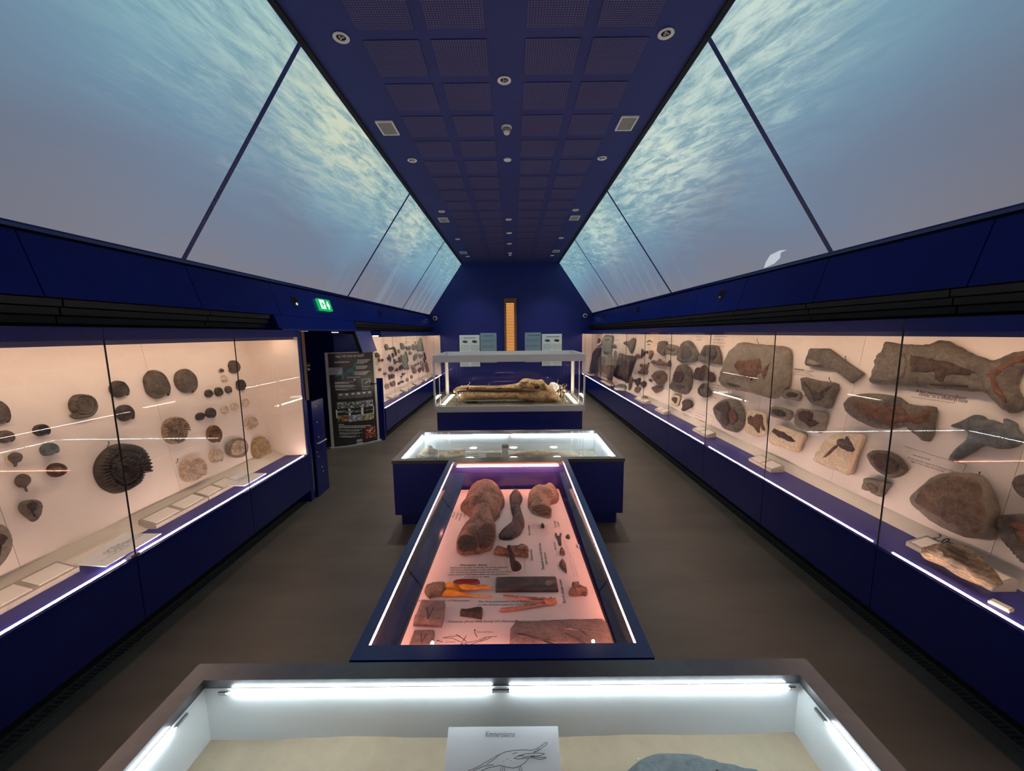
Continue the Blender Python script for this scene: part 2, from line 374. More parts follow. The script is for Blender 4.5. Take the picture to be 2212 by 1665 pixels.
def relief(name, fr, loop, t, mat, parent=None, off=0, rough=.12, seed=0, per=3, res=17, bevel=None, double=False, jag=0, fn=None, dome=.25):
    """a stone or bone with the given outline (plane coordinates), thickness t, rounded edge and uneven face"""
    L0 = smooth_loop(loop, per) if per > 1 else [tuple(map(float, p)) for p in loop]
    P = np.array(L0); c = P.mean(0); sz = (P.max(0)-P.min(0)); size = max(sz.max(), 1e-4)
    rnd = random.Random(seed*7+3)
    if jag: P = P+np.array([[rnd.uniform(-1, 1), rnd.uniform(-1, 1)] for _ in P])*jag*size
    h = size/res; A = P; B = np.roll(P, -1, 0)
    gx = np.arange(P[:, 0].min(), P[:, 0].max(), h); gy = np.arange(P[:, 1].min(), P[:, 1].max(), h*.87)
    G = np.array([(x+(.5*h if j % 2 else 0), y) for j, y in enumerate(gy) for x in gx]) if len(gx) and len(gy) else np.zeros((0, 2))
    def inside(Q):
        x = Q[:, 0][:, None]; y = Q[:, 1][:, None]
        cond = ((A[:, 1] > y) != (B[:, 1] > y)) & (x < (B[:, 0]-A[:, 0])*(y-A[:, 1])/(B[:, 1]-A[:, 1]+1e-12)+A[:, 0])
        return cond.sum(1) % 2 == 1
    def dist(Q):
        d = B-A; tt = np.clip(((Q[:, None]-A)*d).sum(2)/((d*d).sum(1)+1e-12), 0, 1)
        return np.sqrt((((A+d*tt[..., None])-Q[:, None])**2).sum(2)).min(1)
    if len(G):
        G = G[inside(G)]
    if len(G):
        D = dist(G); G = G[D > h*.35]
    n = len(P); pts = [Vector(p) for p in P]+[Vector(p) for p in G]
    vo, eo, fo, *_ = geometry.delaunay_2d_cdt(pts, [], [list(range(n))], 1, 1e-6)
    V = np.array([tuple(v) for v in vo]); 
    if len(V) < 3: return None
    D = dist(V); bev = bevel if bevel else min(t*1.1, size*.16); dm = max(D.max(), 1e-5)
    q = np.clip(D/bev, 0, 1); base = np.sqrt(np.clip(1-(1-q)**2, 0, 1))
    zz = []
    for (x, y), b, dd in zip(V, base, D):
        k = rough*(mnoise.noise(Vector((x/size*5+seed, y/size*5, seed*1.7)))+.5*mnoise.noise(Vector((x/size*13, y/size*13+seed, seed))))
        z = t*((.35+.65*b)*(1-dome)+dome*(dd/dm)**.6*b + k*b)
        if fn: z += fn((x-c[0])/size, (y-c[1])/size)*t*b
        zz.append(max(z, t*.12))
    cx, cy = c; N = len(V)
    vs = [(x-cx, y-cy, z) for (x, y), z in zip(V, zz)]; fs = [tuple(f) for f in fo]
    cnt = {}
    for f in fs:
        for i in range(len(f)):
            e = (f[i], f[(i+1) % len(f)]); cnt[e] = 1
    bd = [e for e in cnt if (e[1], e[0]) not in cnt]
    if double:
        vs += [(x, y, -z) for x, y, z in vs]; fs += [tuple(i+N for i in reversed(f)) for f in fo]
    else:
        vs += [(x, y, 0) for x, y, z in vs[:N]]
    fs += [(e[1], e[0], e[0]+N, e[1]+N) for e in bd]
    M = fr.M(cx, cy, off); me = bpy.data.meshes.new(name); me.from_pydata(vs, [], fs); me.materials.append(MATS[mat])
    me.polygons.foreach_set('use_smooth', [len(p.vertices) == 3 for p in me.polygons]); me.update()
    return place(bpy.data.objects.new(name, me), M, parent)
def rel_px(name, fr, crop, px, t, mat, parent=None, off=0, **k):
    ys_ = [p[1] for p in px]; sp_ = max(max(ys_)-min(ys_), 1e-6)
    lie = fr.n.z > .5 and not k.get('double')
    pts = [fr.hit(*cp(crop, p), off+t*((.12+.68*(max(ys_)-p[1])/sp_) if lie else .6)) for p in px]
    ar = sum(pts[i][0]*pts[(i+1) % len(pts)][1]-pts[(i+1) % len(pts)][0]*pts[i][1] for i in range(len(pts)))
    if ar < 0: pts.reverse()
    return relief(name, fr, pts, t, mat, parent, off, **k)
def ribbon(name, fr, crop, lines, wid, mat, parent, off=.001, plane=False):
    """pen lines: list of polylines, drawn flat on the plane"""
    mb = MB()
    for ln in lines:
        q = [Vector((*(p if plane else fr.hit(*cp(crop, p), off)), 0)) for p in ln]
        for a, b in zip(q, q[1:]):
            d = b-a
            if d.length < 1e-6: continue
            nn = Vector((-d.y, d.x, 0)).normalized()*wid/2; dd = d.normalized()*wid*.3
            mb.add([fr.pt(*(v.xy), off) for v in (a-dd-nn, b+dd-nn, b+dd+nn, a-dd+nn)], [(0, 1, 2, 3)])
    if not mb.v: return None
    return mb.obj(name, mat, parent, Matrix.Translation(mb.v[0]))
def text_mesh(body, size, shear=.15, align='LEFT', space=1.0, bold=0):
    cu = bpy.data.curves.new('lettering', 'FONT'); cu.body = body; cu.size = size; cu.shear = shear; cu.align_x = align; cu.resolution_u = 2
    cu.space_line = 1.0; cu.space_character = space; cu.offset = bold
    o = bpy.data.objects.new('lettering', cu); COL.objects.link(o); bpy.context.view_layer.update()
    me = bpy.data.meshes.new_from_object(o.evaluated_get(bpy.context.evaluated_depsgraph_get()))
    bpy.data.objects.remove(o); bpy.data.curves.remove(cu); return me
def text(body, fr, a, b, size, mat, parent, off=.0015, ang=0, shear=.18, align='LEFT', sx=1.0, name='lettering', bold=0, mapper=None):
    me = text_mesh(body, size, shear, align, 1.0, bold); me.name = name; me.materials.clear(); me.materials.append(MATS[mat])
    if mapper:
        for v in me.vertices: v.co = mapper(a+v.co.x*sx, b+v.co.y)
        o = bpy.data.objects.new(name, me); return place(o, Matrix.Identity(4), parent)
    o = bpy.data.objects.new(name, me)
    return place(o, fr.M(a, b, off) @ Matrix.Rotation(ang, 4, 'Z') @ Matrix.Diagonal((sx, 1, 1, 1)), parent)
def scribble(fr, a, b, w, nl, hl, mat, parent, ang=0, off=.001, seed=1, thick=.0016):
    """lines of handwriting too small to read"""
    rn = random.Random(seed); ls = []; ca, sa = math.cos(ang), math.sin(ang)
    for i in range(nl):
        x = 0; ww = w*rn.uniform(.7, 1); y0 = -i*hl
        while x < ww:
            wl = rn.uniform(2, 5)*hl*.45; k = max(3, int(wl/(hl*.22))); ln = []
            for j in range(k+1): ln.append((x+wl*j/k, y0+(hl*.22 if j % 2 else -hl*.14)*rn.uniform(.6, 1.2)))
            ls.append([(a+px*ca-py*sa, b+px*sa+py*ca) for px, py in ln]); x += wl+hl*.3
    o = ribbon('printed_caption', fr, 'P', ls, thick, mat, parent, off, plane=True)
    if o: o['kind'] = 'stuff'
    return o
def ammonite(fr, crop, c, w_, h_, t, mat, label, rot=0, g=1.42, ribs=26, ribamp=.18, off=.0, group=None, parent=None, name='ammonite', flip=1, rough=.06, cat='fossil', aspect=None):
    """coiled shell: spiral whorls with ribs, step at the opening"""
    x, y = cp(crop, c); k = CROPS[crop][2]; o2 = off+t*.5
    a0, b0 = fr.hit(x, y, o2); a1, _ = fr.hit(x-w_*k/2, y, o2); a2, _ = fr.hit(x+w_*k/2, y, o2); _, b1 = fr.hit(x, y-h_*k/2, o2); _, b2 = fr.hit(x, y+h_*k/2, o2)
    def prj(a, b):
        d = fr.pt(a, b, o2)-CAM; z = d.dot(_f); return (W/2+F*d.dot(_r)/z, H/2-F*d.dot(_u)/z)
    e = .02; q0, qa, qb = prj(a0, b0), prj(a0+e, b0), prj(a0, b0+e)
    J = np.array([[((qa[0]-q0[0])/e)**2, ((qb[0]-q0[0])/e)**2], [((qa[1]-q0[1])/e)**2, ((qb[1]-q0[1])/e)**2]])
    rhs = np.array([(w_*k/2)**2, (h_*k/2)**2]); sol = np.linalg.solve(J, rhs); Re = math.sqrt(rhs.sum()/J.sum())
    R1 = min(max(math.sqrt(max(sol[0], 0)), Re*.62), Re*1.5); R2 = min(max(math.sqrt(max(sol[1], 0)), Re*.62), Re*1.5)
    big = R1 > .06; ns = int(ribs*(6 if big else 4)); nr = 20 if big else 9; vs = []; fs = []; lg = math.log(g); sd = sum(c)
    for i in range(ns+1):
        th = i/ns
        Rm = 1.1*g**(-th)*(1+rough*mnoise.noise(Vector((th*9, sd, 0))))
        for j in range(nr+1):
            q = 1-j/nr*.985; rr = Rm*q
            u = (-math.log(max(q, 1e-3)))/lg; u += 0
            fr_ = u % 1.0
            prof = (max(0, math.sin(math.pi*min(1, fr_+.02))))**.55
            env = q**.55
            rib = ribamp*math.sin(th*2*math.pi*ribs+u*2.2)*prof
            hh = t*(.12+.62*prof*env+.26*env*(1-q**6)+rib*env*.8)
            if j == 0: hh = t*.10
            ang = rot+flip*2*math.pi*th
            vs.append((R1*rr*math.cos(ang), R2*rr*math.sin(ang), max(hh, .0005)))
    for i in range(ns):
        for j in range(nr):
            a = i*(nr+1)+j; f = (a, a+nr+1, a+nr+2, a+1); fs.append(f if flip > 0 else f[::-1])
    ex = [v[0]/R1 for v in vs]; ey = [v[1]/R2 for v in vs]; mx_, my_ = (max(ex)+min(ex))/2, (max(ey)+min(ey))/2; sx_, sy_ = 2/(max(ex)-min(ex)), 2/(max(ey)-min(ey))
    vs = [((v[0]/R1-mx_)*sx_*R1, (v[1]/R2-my_)*sy_*R2, v[2]) for v in vs]
    # rim down to the backing, and the face of the opening
    n0 = len(vs)
    for i in range(ns+1): x_, y_, _ = vs[i*(nr+1)]; vs.append((x_, y_, -off))
    for i in range(ns): f = (i*(nr+1), n0+i, n0+i+1, (i+1)*(nr+1)); fs.append(f if flip > 0 else f[::-1])
    op = []; 
    for j in range(nr+1): op.append(j)
    fs.append(tuple(op)+(ns*(nr+1)+nr,)+(n0,) if False else (0, 1, n0))
    for j in range(nr):   # wall of the opening
        x_, y_, _ = vs[j]; x2, y2, _ = vs[j+1]; b = len(vs); vs += [(x_, y_, 0), (x2, y2, 0)]
        f = (j, j+1, b+1, b); fs.append(f if flip < 0 else f[::-1])
    me = bpy.data.meshes.new(name); me.from_pydata(vs, [], fs); me.materials.append(MATS[mat])
    me.polygons.foreach_set('use_smooth', [True]*len(me.polygons)); me.update()
    return tag(place(bpy.data.objects.new(name, me), fr.M(a0, b0, off), parent), label, cat, group)

# ------------------------------------------------------------------ the room
XC, Y0, Y1 = -.04, -3.41, 13.5
ZC, CH = 4.33, 1.62           # ceiling height, half width
SB, SZ = 2.77, 2.63           # lower edge of the screens
FB, FZ = 2.66, 2.24           # lower edge of the fascia
GX, GT, GB = 2.42, 1.985, .59 # glass line, glass top, glass bottom
def X(side, half): return XC+side*half
tag(box('floor', -4.2, 3.4, Y0, Y1+.2, -.1, 0, 'floor'), kind='structure')
ceil = tag(box('ceiling', XC-CH-.25, XC+CH+.25, Y0, Y1+.2, ZC, ZC+.1, 'blue_ceiling'), kind='structure')
# perforated ceiling panels: backing, frame lattice
PY = [3.463+.553*k for k in range(-3, 17)]
PXs = (-.95, -.405, .352, .895)
def grille():
    o = box('ceiling_grille', -.22, .22, -.22, .22, ZC-.004, ZC, 'grille_back', None)
    mb = MB(); n = 21; p = .44/n
    for i in range(n+1):
        a = -.22+i*p
        mb.box(a-.0055, a+.0055, -.22, .22, ZC-.0052, ZC-.004); mb.box(-.22, .22, a-.0055, a+.0055, ZC-.0050, ZC-.004)
    lat = mb.obj('lattice', 'blue_ceiling', o); return o
g0 = grille(); gbase = MW[g0].copy(); gch = list(g0.children)
for i, y in enumerate(PY):
    for j, x in enumerate(PXs):
        if y > 13.1: continue
        M = Matrix.Translation((x, y+.217, 0)) @ gbase
        if i == 0 and j == 0:
            lc = gch[0]; Ml = Matrix.Translation((x, y+.217, 0)) @ MW[lc]; rel = MW[g0].inverted() @ MW[lc]
            g0.parent = ceil; g0.matrix_basis = MW[ceil].inverted() @ M; MW[g0] = M; lc.matrix_basis = rel; MW[lc] = M @ rel
        else: dup(g0, M, ceil)
# end wall and back wall
def gable(name, y, ny):
    pts = [(X(-1, 3.3), y, 0), (X(1, 3.3), y, 0), (X(1, 3.3), y, SZ), (X(1, CH+.05), y, ZC), (X(-1, CH+.05), y, ZC), (X(-1, 3.3), y, SZ)]
    mb = MB(); mb.prism(pts if ny > 0 else pts[::-1], (0, .12*ny, 0)); return tag(mb.obj(name, 'blue'), kind='structure')
wend = gable('wall_end', Y1, 1); wback = gable('wall_back', Y0, -1)
# side walls: fascia panels above the cases, black service slot with louvres, screens above
PAN = [2.375+1.135*k for k in range(-5, 10)]
for side, sn in ((-1, 'left'), (1, 'right')):
    X0 = X(side, 3.32)
    wl = tag(box('wall_'+sn, min(X0, X0+side*.1), max(X0, X0+side*.1), Y0, Y1, 0, 2.75, 'blue') if side > 0 else
             MB().box(X0-.1, X0, Y0, 4.9, 0, 2.75).box(X0-.1, X0, 7.6, Y1, 0, 2.75).box(X0-.1, X0, 4.9, 7.6, 2.3, 2.75).box(X0-.95, X0-.85, 4.9, 7.6, 0, 2.75).obj('wall_left', 'blue'), kind='structure')
    js = [Y0]+[2.31+1.165*k for k in range(-4, 10)]+[Y1]
    js = sorted(set(js))
    for a, b in zip(js, js[1:]):
        if b-a < .1: continue
        p = [(X(side, FB), a+.004, FZ), (X(side, SB), a+.004, SZ-.02), (X(side, SB+.03), a+.004, SZ-.02), (X(side, FB+.03), a+.004, FZ)]
        MB().prism(p if side > 0 else p[::-1], (0, b-a-.008, 0)).obj('fascia_panel', 'blue_gloss', wl)
    MB().prism([(X(side, SB+.035), Y0, SZ), (X(side, FB+.035), Y0, FZ+.02), (X(side, FB+.06), Y0, FZ+.02), (X(side, SB+.06), Y0, SZ)], (0, Y1-Y0, 0)).obj('fascia_backing', 'gap', wl)
    # sill between fascia and screens, with a dark shadow gap
    box('screen_sill', min(X(side, SB-.012), X(side, SB+.10)), max(X(side, SB-.012), X(side, SB+.10)), Y0, Y1, SZ-.004, SZ+.018, 'blue_gloss', wl)
    # service slot: black backing and long louvres (broken on the left by the door bay)
    runs = [(Y0, Y1)] if side > 0 else [(Y0, 4.45), (6.85, Y1)]
    for a, b in runs:
        x1, x2 = sorted((X(side, FB+.16), X(side, FB+.20)))
        box('slot_backing', x1, x2, a, b, 2.02, FZ+.03, 'black', wl)
        for z, d in ((2.215, .02), (2.165, .045), (2.115, .075)):
            x1, x2 = sorted((X(side, FB+d), X(side, FB+d+.02)))
            yy = a
            while yy < b-.05:
                box('louvre', x1, x2, yy+.003, min(yy+1.16, b)-.003, z-.024, z+.018, 'louvre', wl); yy += 1.165
    if side < 0:   # door header running on in the plane of the fascia
        sl_ = (SB-FB)/(SZ-.02-FZ); hx = lambda z: X(-1, FB-(FZ-z)*sl_)
        MB().prism([(hx(FZ), 4.50, FZ-.003), (hx(2.085), 4.50, 2.085), (hx(2.085)-.04, 4.50, 2.085), (hx(FZ)-.04, 4.50, FZ-.003)], (0, 2.24, 0)).obj('door_header', 'blue_gloss', wl)
        MB().prism([(hx(2.06), 6.66, 2.06), (hx(1.70), 6.66, 1.70), (hx(1.70)-.05, 6.66, 1.70), (hx(2.06)-.05, 6.66, 2.06)], (0, .70, 0)).obj('bay_pier', 'blue_reveal', wl)
        MB().prism([(hx(2.10)+.003, 6.62, 2.10), (hx(1.70)+.003, 6.62, 1.70), (hx(1.70)-.05, 6.62, 1.70), (hx(2.10)-.05, 6.62, 2.10)], (0, .035, 0)).obj('bay_pier_joint', 'gap', wl)
        box('header_soffit', X(-1, 3.32), hx(2.07), 4.56, 7.45, 2.066, 2.082, 'blue', wl)
# screens in their sloping frames
SL = math.hypot(SB-CH, ZC-SZ)
SCREEN_WORDS = ['underwater picture screen behind the camera on the {} slope', 'nearest {} sloping underwater screen, cut by the photo edge',
                'large {} sloping underwater screen, second from the camera', 'third {} sloping underwater screen, narrow beyond the thin joint', 'farthest {} sloping underwater screen against the end wall']
for side, sn in ((-1, 'left'), (1, 'right')):
    ys = [Y0, .03, 3.455, 6.83, 10.2, Y1]
    for k, (a, b) in enumerate(zip(ys, ys[1:])):
        t = empty('projection_screen', (X(side, SB), (a+b)/2, SZ+.02), SCREEN_WORDS[k].format(sn), 'screen', 'sloping screens on the %s side' % sn)
        i = .022
        aa, bb = a+i, b-i; lo = (.008, 0, 0)
        def P(y, s, o=0):
            x = SB-(SB-CH)*s; z = SZ+.02+(ZC-SZ-.02)*s; nx, nz = -(ZC-SZ)/SL, -(SB-CH)/SL
            return (X(side, x+nx*o), y, z+nz*o)
        vs = [P(aa, .006), P(bb, .006), P(bb, .985), P(aa, .985)]; f = (0, 1, 2, 3) if side > 0 else (3, 2, 1, 0)
        vs2 = [P(aa, .006, -.03), P(bb, .006, -.03), P(bb, .985, -.03), P(aa, .985, -.03)]
        uvs = [(aa, 0), (bb, 0), (bb, 1), (aa, 1)]*2
        mk('picture', vs+vs2, [f]+[tuple(reversed([j+4 for j in f]))], 'screen_left' if side < 0 else 'screen_right', t, uv=uvs)
        if side > 0 and k == 2:
            emis('pale_swimmer', (.52, .56, .62), 1.0)
            MB().prism([P(y_, s_, .004) for y_, s_ in [(4.34, .010), (4.26, .040), (4.14, .070), (3.98, .078), (3.90, .070), (3.99, .066), (4.04, .040), (4.16, .020)]], Vector(P(4, 0, .006))-Vector(P(4, 0, .004))).obj('pale_swimmer', 'pale_swimmer', t)
        for (u0, u1, s0, s1) in ((a, aa, 0, 1), (bb, b, 0, 1), (aa, bb, .985, 1), (aa, bb, -.004, .006)):
            mb = MB(); q = [P(u0, s0, .004), P(u1, s0, .004), P(u1, s1, .004), P(u0, s1, .004)]; q2 = [P(u0, s0, -.06), P(u1, s0, -.06), P(u1, s1, -.06), P(u0, s1, -.06)]
            mb.add(q+q2, [(0, 1, 2, 3), (7, 6, 5, 4), (0, 4, 5, 1), (1, 5, 6, 2), (2, 6, 7, 3), (3, 7, 4, 0)]).obj('frame_bar', 'blue', t)
        mb = MB(); q = [P(a, -.01, -.07), P(b, -.01, -.07), P(b, 1, -.07), P(a, 1, -.07)]; q2 = [P(a, -.01, -.10), P(b, -.01, -.10), P(b, 1, -.10), P(a, 1, -.10)]
        mb.add(q+q2, [(0, 1, 2, 3), (7, 6, 5, 4), (0, 4, 5, 1), (1, 5, 6, 2), (2, 6, 7, 3), (3, 7, 4, 0)]).obj('back_board', 'black', t)
# trims where ceiling meets the screens
for k, side in enumerate((-1, 1)):
    x1, x2 = sorted((X(side, CH-.03), X(side, CH+.05)))
    tag(box('trim_%d' % (k+1), x1, x2, Y0, Y1, ZC-.022, ZC, 'gap'), kind='structure')

# ------------------------------------------------------------------ long wall cases
LEAN = [(2.85, .665), (3.03, 1.99)]
def panel_frame(side):
    (a, za), (b, zb) = LEAN; o = (X(side, a), 0, za); up = (side*(b-a), 0, zb-za); return Frame(o, (0, -side, 0), up)
FRR, FRL = panel_frame(1), panel_frame(-1)
def wall_case(side, ya, yb, mull, label, end_a=True, end_b=True, leds=None):
    g = X(side, GX); t = empty('display_case', (X(side, GX+.2), (ya+yb)/2, 0), label, 'display case')
    def bx(name, h0, h1, y0, y1, z0, z1, mat, **k): x0, x1 = sorted((X(side, h0), X(side, h1))); return box(name, x0, x1, y0, y1, z0, z1, mat, t, **k)
    seg = [ya]+[m for m in mull if ya < m < yb]+[yb]
    bx('plinth', GX+.14, 3.3, ya, yb, 0, .15, 'black')
    for a, b in zip(seg, seg[1:]):
        bx('base_panel', GX, GX+.04, a+.003, b-.003, .145, GB-.03, 'blue_gloss')
        bx('head_panel', GX+.003, GX+.05, a+.003, b-.003, GT, 2.062, 'blue_gloss')
    bx('shelf_edge', GX, GX+.05, ya, yb, GB-.028, GB-.006, 'blue_gloss')
    bx('base_core', GX+.05, 3.3, ya, yb, .15, .56, 'gap')
    bx('shelf', GX+.05, 2.86, ya, yb, .562, .585, 'blue_shelf')
    bx('roof', GX+.05, 3.25, ya, yb, 2.03, 2.06, 'black')
    q = [(2.785 if side > 0 else 2.68, .586), (2.86, .672), (2.86, .586)]
    MB().prism([(X(side, a), ya+.02, b) for a, b in (q if side > 0 else q[::-1])], (0, yb-ya-.04, 0)).obj('sloping_ledge', 'cream_ledge', t)
    s2 = [ya+.01]+[m-.25 for m in mull if ya < m-.25 < yb]+[yb-.01]
    for a, b in zip(s2, s2[1:]):
        q = [(2.85, .665), (3.03, 1.99), (3.06, 1.99), (2.88, .665)]
        MB().prism([(X(side, c), a+.0015, d) for c, d in (q if side > 0 else q[::-1])], (0, b-a-.003, 0)).obj('back_panel', 'cream', t)
    bx('top_lining', GX+.06, 3.04, ya+.01, yb-.01, 1.99, 2.0, 'cream')
    for e, y0, y1 in ((end_a, ya, ya+.012), (end_b, yb-.012, yb)):
        if e:
            q = [(GX+.012, .586), (2.87, .586), (2.87, .66), (3.05, 1.99), (GX+.012, 1.99)]
            MB().prism([(X(side, c), y0, d) for c, d in (q if side > 0 else q[::-1])], (0, y1-y0, 0)).obj('end_lining', 'cream', t)
    for a, b in zip(seg, seg[1:]):
        x = X(side, GX+.006); f = (0, 1, 2, 3) if side > 0 else (3, 2, 1, 0)
        mk('glass_pane', [(x, b-.005, GB-.004), (x, a+.005, GB-.004), (x, a+.005, GT+.004), (x, b-.005, GT+.004)][::-1] if False else
           [(x, a+.005, GB-.004), (x, b-.005, GB-.004), (x, b-.005, GT+.004), (x, a+.005, GT+.004)], [f[::-1]], 'glass', t)
        if b != yb: bx('glass_joint', GX+.003, GX+.009, b-.0032, b+.0032, GB-.006, 2.058, 'gap') if label[:3] != 'far' else bx('glass_joint', GX+.004, GX+.008, b-.0018, b+.0018, GB-.006, 2.058, 'gap')
    for a, b in (leds or [(ya+.05, yb-.05)]):
        bx('led_strip', GX+.024, GX+.031, a, b, GB-.001, GB+.003, 'led_warm')
    bx('led_channel', GX+.014, GX+.10, ya, yb, GB-.006, GB-.001, 'blue_shelf')
    x1, x2 = sorted((X(side, GX+.16), X(side, GX+.20)))
    box('case_lamp', x1, x2, ya+.1, yb-.1, 1.972, 1.988, 'case_lamp', t)
    bx('lamp_shield', GX+.052, GX+.06, ya, yb, 1.955, 2.0, 'blue')
    return t
MR = [2.41+1.165*k for k in range(-4, 10)]; MLf = [2.375+1.115*k for k in range(-5, 2)]
ML2 = [8.1, 9.15, 10.2, 11.25, 12.3]
lr = [(-3.3, -1.3), (-1.2, 2.33), (2.47, 4.68), (4.82, 8.2), (8.26, 11.2), (11.26, 13.4)]
case_r = wall_case(1, Y0, Y1-.01, MR, 'long blue wall case of fossil fish running down the right wall', leds=lr)
case_l = wall_case(-1, Y0, 4.53, MLf, 'near left blue wall case holding coiled ammonites', leds=[(-3.3, 2.33), (2.42, 4.48)])
case_f = wall_case(-1, 7.42, Y1-.01, ML2, 'far left blue wall case of small dark fossils beyond the banner', end_a=False)
# case ends round the door bay
c = case_l
box('end_panel', X(-1, 3.3), X(-1, GX), 4.532, 4.60, .0, 2.06, 'blue', c)
box('edge_reflection_strip', X(-1, GX+.004), X(-1, GX-.012), 4.575, 4.64, 1.235, 2.045, 'brown_reflection', c)  # timber-like reflection on the edge frame, put in as a brown strip
box('strip_bracket', X(-1, GX+.02), X(-1, GX-.015), 4.57, 4.73, 2.046, 2.055, 'alu', c)
c = case_f
x = 7.42
mk('glass_pane', [(X(-1, GX+.01), x, 1.0), (X(-1, GX+.22), x, 1.0), (X(-1, GX+.22), x, GT), (X(-1, GX+.01), x, GT)], [(3, 2, 1, 0)], 'glass', c)
box('end_stile', X(-1, GX+.40), X(-1, GX+.22), 7.36, 7.43, .0, 2.06, 'blue_reveal', c)
box('end_head', X(-1, GX+.22), X(-1, GX), 7.38, 7.43, GT, 2.06, 'blue', c)
# riveted gate leaves either side of the door bay
def gate(name, y0, y1, x0, x1, top, label, axis):
    t = empty(name, ((x0+x1)/2, (y0+y1)/2, 0), label, 'gate', 'low blue gate leaves beside the door bay')
    lf = box('leaf', x0, x1, y0, y1, .002, top, 'blue_gloss', t, bevel=.004)
    if axis == 'x':
        xf = x1
        for z in (1.13, .93, .74, .57, .51, .36, .30): MB().lathe((0, 0, 0), [(0, 0), (.007, 0), (.005, .004), (0, .005)], 10).v
        for yy, z in ((y0+.10, 1.13), (y0+.10, .93), (y0+.11, .74), (y0+.05, .56), (y0+.07, .50), (y0+.14, .34), (y0+.16, .28)):
            mb = MB(); mb.lathe((0, 0, 0), [(0.0005, .006), (.005, .005), (.009, 0)], 10)
            mb.v = [(xf+v[2], yy+v[0], z+v[1]) for v in mb.v]; mb.obj('rivet', 'alu', lf)
        MB().tube([(xf+.012, y0+.04, .72-.045), (xf+.03, y0+.05, .72-.045), (xf+.03, y1-.05, .72-.045), (xf+.012, y1-.04, .72-.045)], .007).obj('pull_bar', 'alu', lf)
    return t
gate('gate_leaf', 4.66, 4.955, X(-1, GX+.02), X(-1, GX-.02), 1.205, 'low blue gate leaf with rivets at the far end of the near left case', 'x')
gate('gate_leaf', 7.30, 7.36, X(-1, GX+.30), X(-1, GX+.0), 1.19, 'low plain blue gate leaf standing right of the black banner', 'y')
# door bay: reveal walls and switch
rv = tag(empty('wall_reveal', (X(-1, 2.9), 7.5, 0)), kind='structure')
box('reveal_panel', X(-1, 3.32), X(-1, GX+.43), 7.385, 7.41, 0, 2.06, 'blue_reveal', rv)
box('reveal_back', X(-1, 4.15), X(-1, 3.32), 7.6, 7.66, 0, 2.75, 'blue', rv)
box('reveal_side', X(-1, 4.15), X(-1, 3.32), 4.86, 4.9, 0, 2.75, 'blue', rv)
box('reveal_floor', -4.3, X(-1, 3.32), 4.86, 7.66, -.05, .001, 'floor', rv)
box('reveal_ceiling', -4.3, X(-1, 3.32), 4.86, 7.66, 2.74, 2.78, 'blue', rv)
bl = empty('bay_light', (-3.12, 6.95, 2.05), 'small square lamp under the header inside the door bay', 'light')
box('lamp_body', -3.17, -3.07, 6.90, 7.0, 2.05, 2.066, 'white_plastic', bl); box('lamp_face', -3.16, -3.08, 6.91, 6.99, 2.045, 2.05, 'bay_lamp', bl)
sw = empty('door_control', (-3.30, 6.35, 1.2), 'small black door control with white marks on the wall left of the banner', 'switch')
box('plate', -3.355, -3.33, 6.30, 6.42, 1.42, 1.56, 'black', sw)
box('button', -3.33, -3.322, 6.32, 6.35, 1.45, 1.47, 'white_plastic', sw); box('button', -3.33, -3.322, 6.36, 6.39, 1.44, 1.46, 'white_plastic', sw); box('legend', -3.33, -3.322, 6.32, 6.40, 1.51, 1.52, 'white_plastic', sw)
# floor gratings
for k, side in enumerate((-1, 1)):
    runs = [(Y0, Y1)] if side > 0 else [(Y0, 4.6), (7.4, Y1)]
    gt = empty('floor_grating', (X(side, 2.52), 2, 0), 'dark slotted floor grating along the foot of the %s wall cases' % ('left' if side < 0 else 'right'), 'grating')
    for a, b in runs:
        x1, x2 = sorted((X(side, 2.455), X(side, 2.465))); box('rail', x1, x2, a, b, 0, .006, 'grating', gt)
        x1, x2 = sorted((X(side, 2.535), X(side, 2.545))); box('rail', x1, x2, a, b, 0, .006, 'grating', gt)
        mb = MB(); y = max(a, -.5)
        x1, x2 = sorted((X(side, 2.466), X(side, 2.534)))
        while y < b: mb.box(x1, x2, y, y+.012, 0, .004); y += .026 if y < 6 else .06
        tag(mb.obj('slots', 'grating', gt), kind='stuff')

# ------------------------------------------------------------------ ceiling fittings
def downlight():
    t = empty('ceiling_downlight', (0, 0, ZC), 'x', 'light')
    mb = MB(); mb.lathe((0, 0, ZC), [(.044, 0), (.062, -.002), (.064, -.008), (.056, -.014), (.042, -.010), (.036, -.002)], 28); mb.obj('ring', 'white_plastic', t, smooth=True)
    mb = MB(); mb.lathe((0, 0, ZC), [(.04, -.004), (.03, -.001), (.001, -.001)], 24); mb.obj('baffle', 'lens', t, smooth=True)
    mb = MB()
    for a in range(3): mb.lathe((.014*math.cos(a*2.1), .014*math.sin(a*2.1), ZC), [(.009, -.001), (.008, -.008), (.001, -.009)], 10)
    mb.obj('lens_cluster', 'chrome', t, smooth=True); return t
dl = downlight(); first = True
WORD = ['nearest', 'second', 'third', 'fourth', 'fifth']
spots = [(-1.325, y, 'white ringed ceiling downlight, %s in the left row' % WORD[i]) for i, y in enumerate((3.42, 5.63, 7.86, 10.08, 12.27))]
spots += [(1.235, y, 'white ringed ceiling downlight, %s in the right row' % WORD[i]) for i, y in enumerate((3.42, 5.63, 7.86, 10.08, 12.27))]
spots += [(-.05, y, 'white ringed ceiling downlight, %s in the middle row' % WORD[i]) for i, y in enumerate((3.97, 8.44, 9.54, 10.64))]
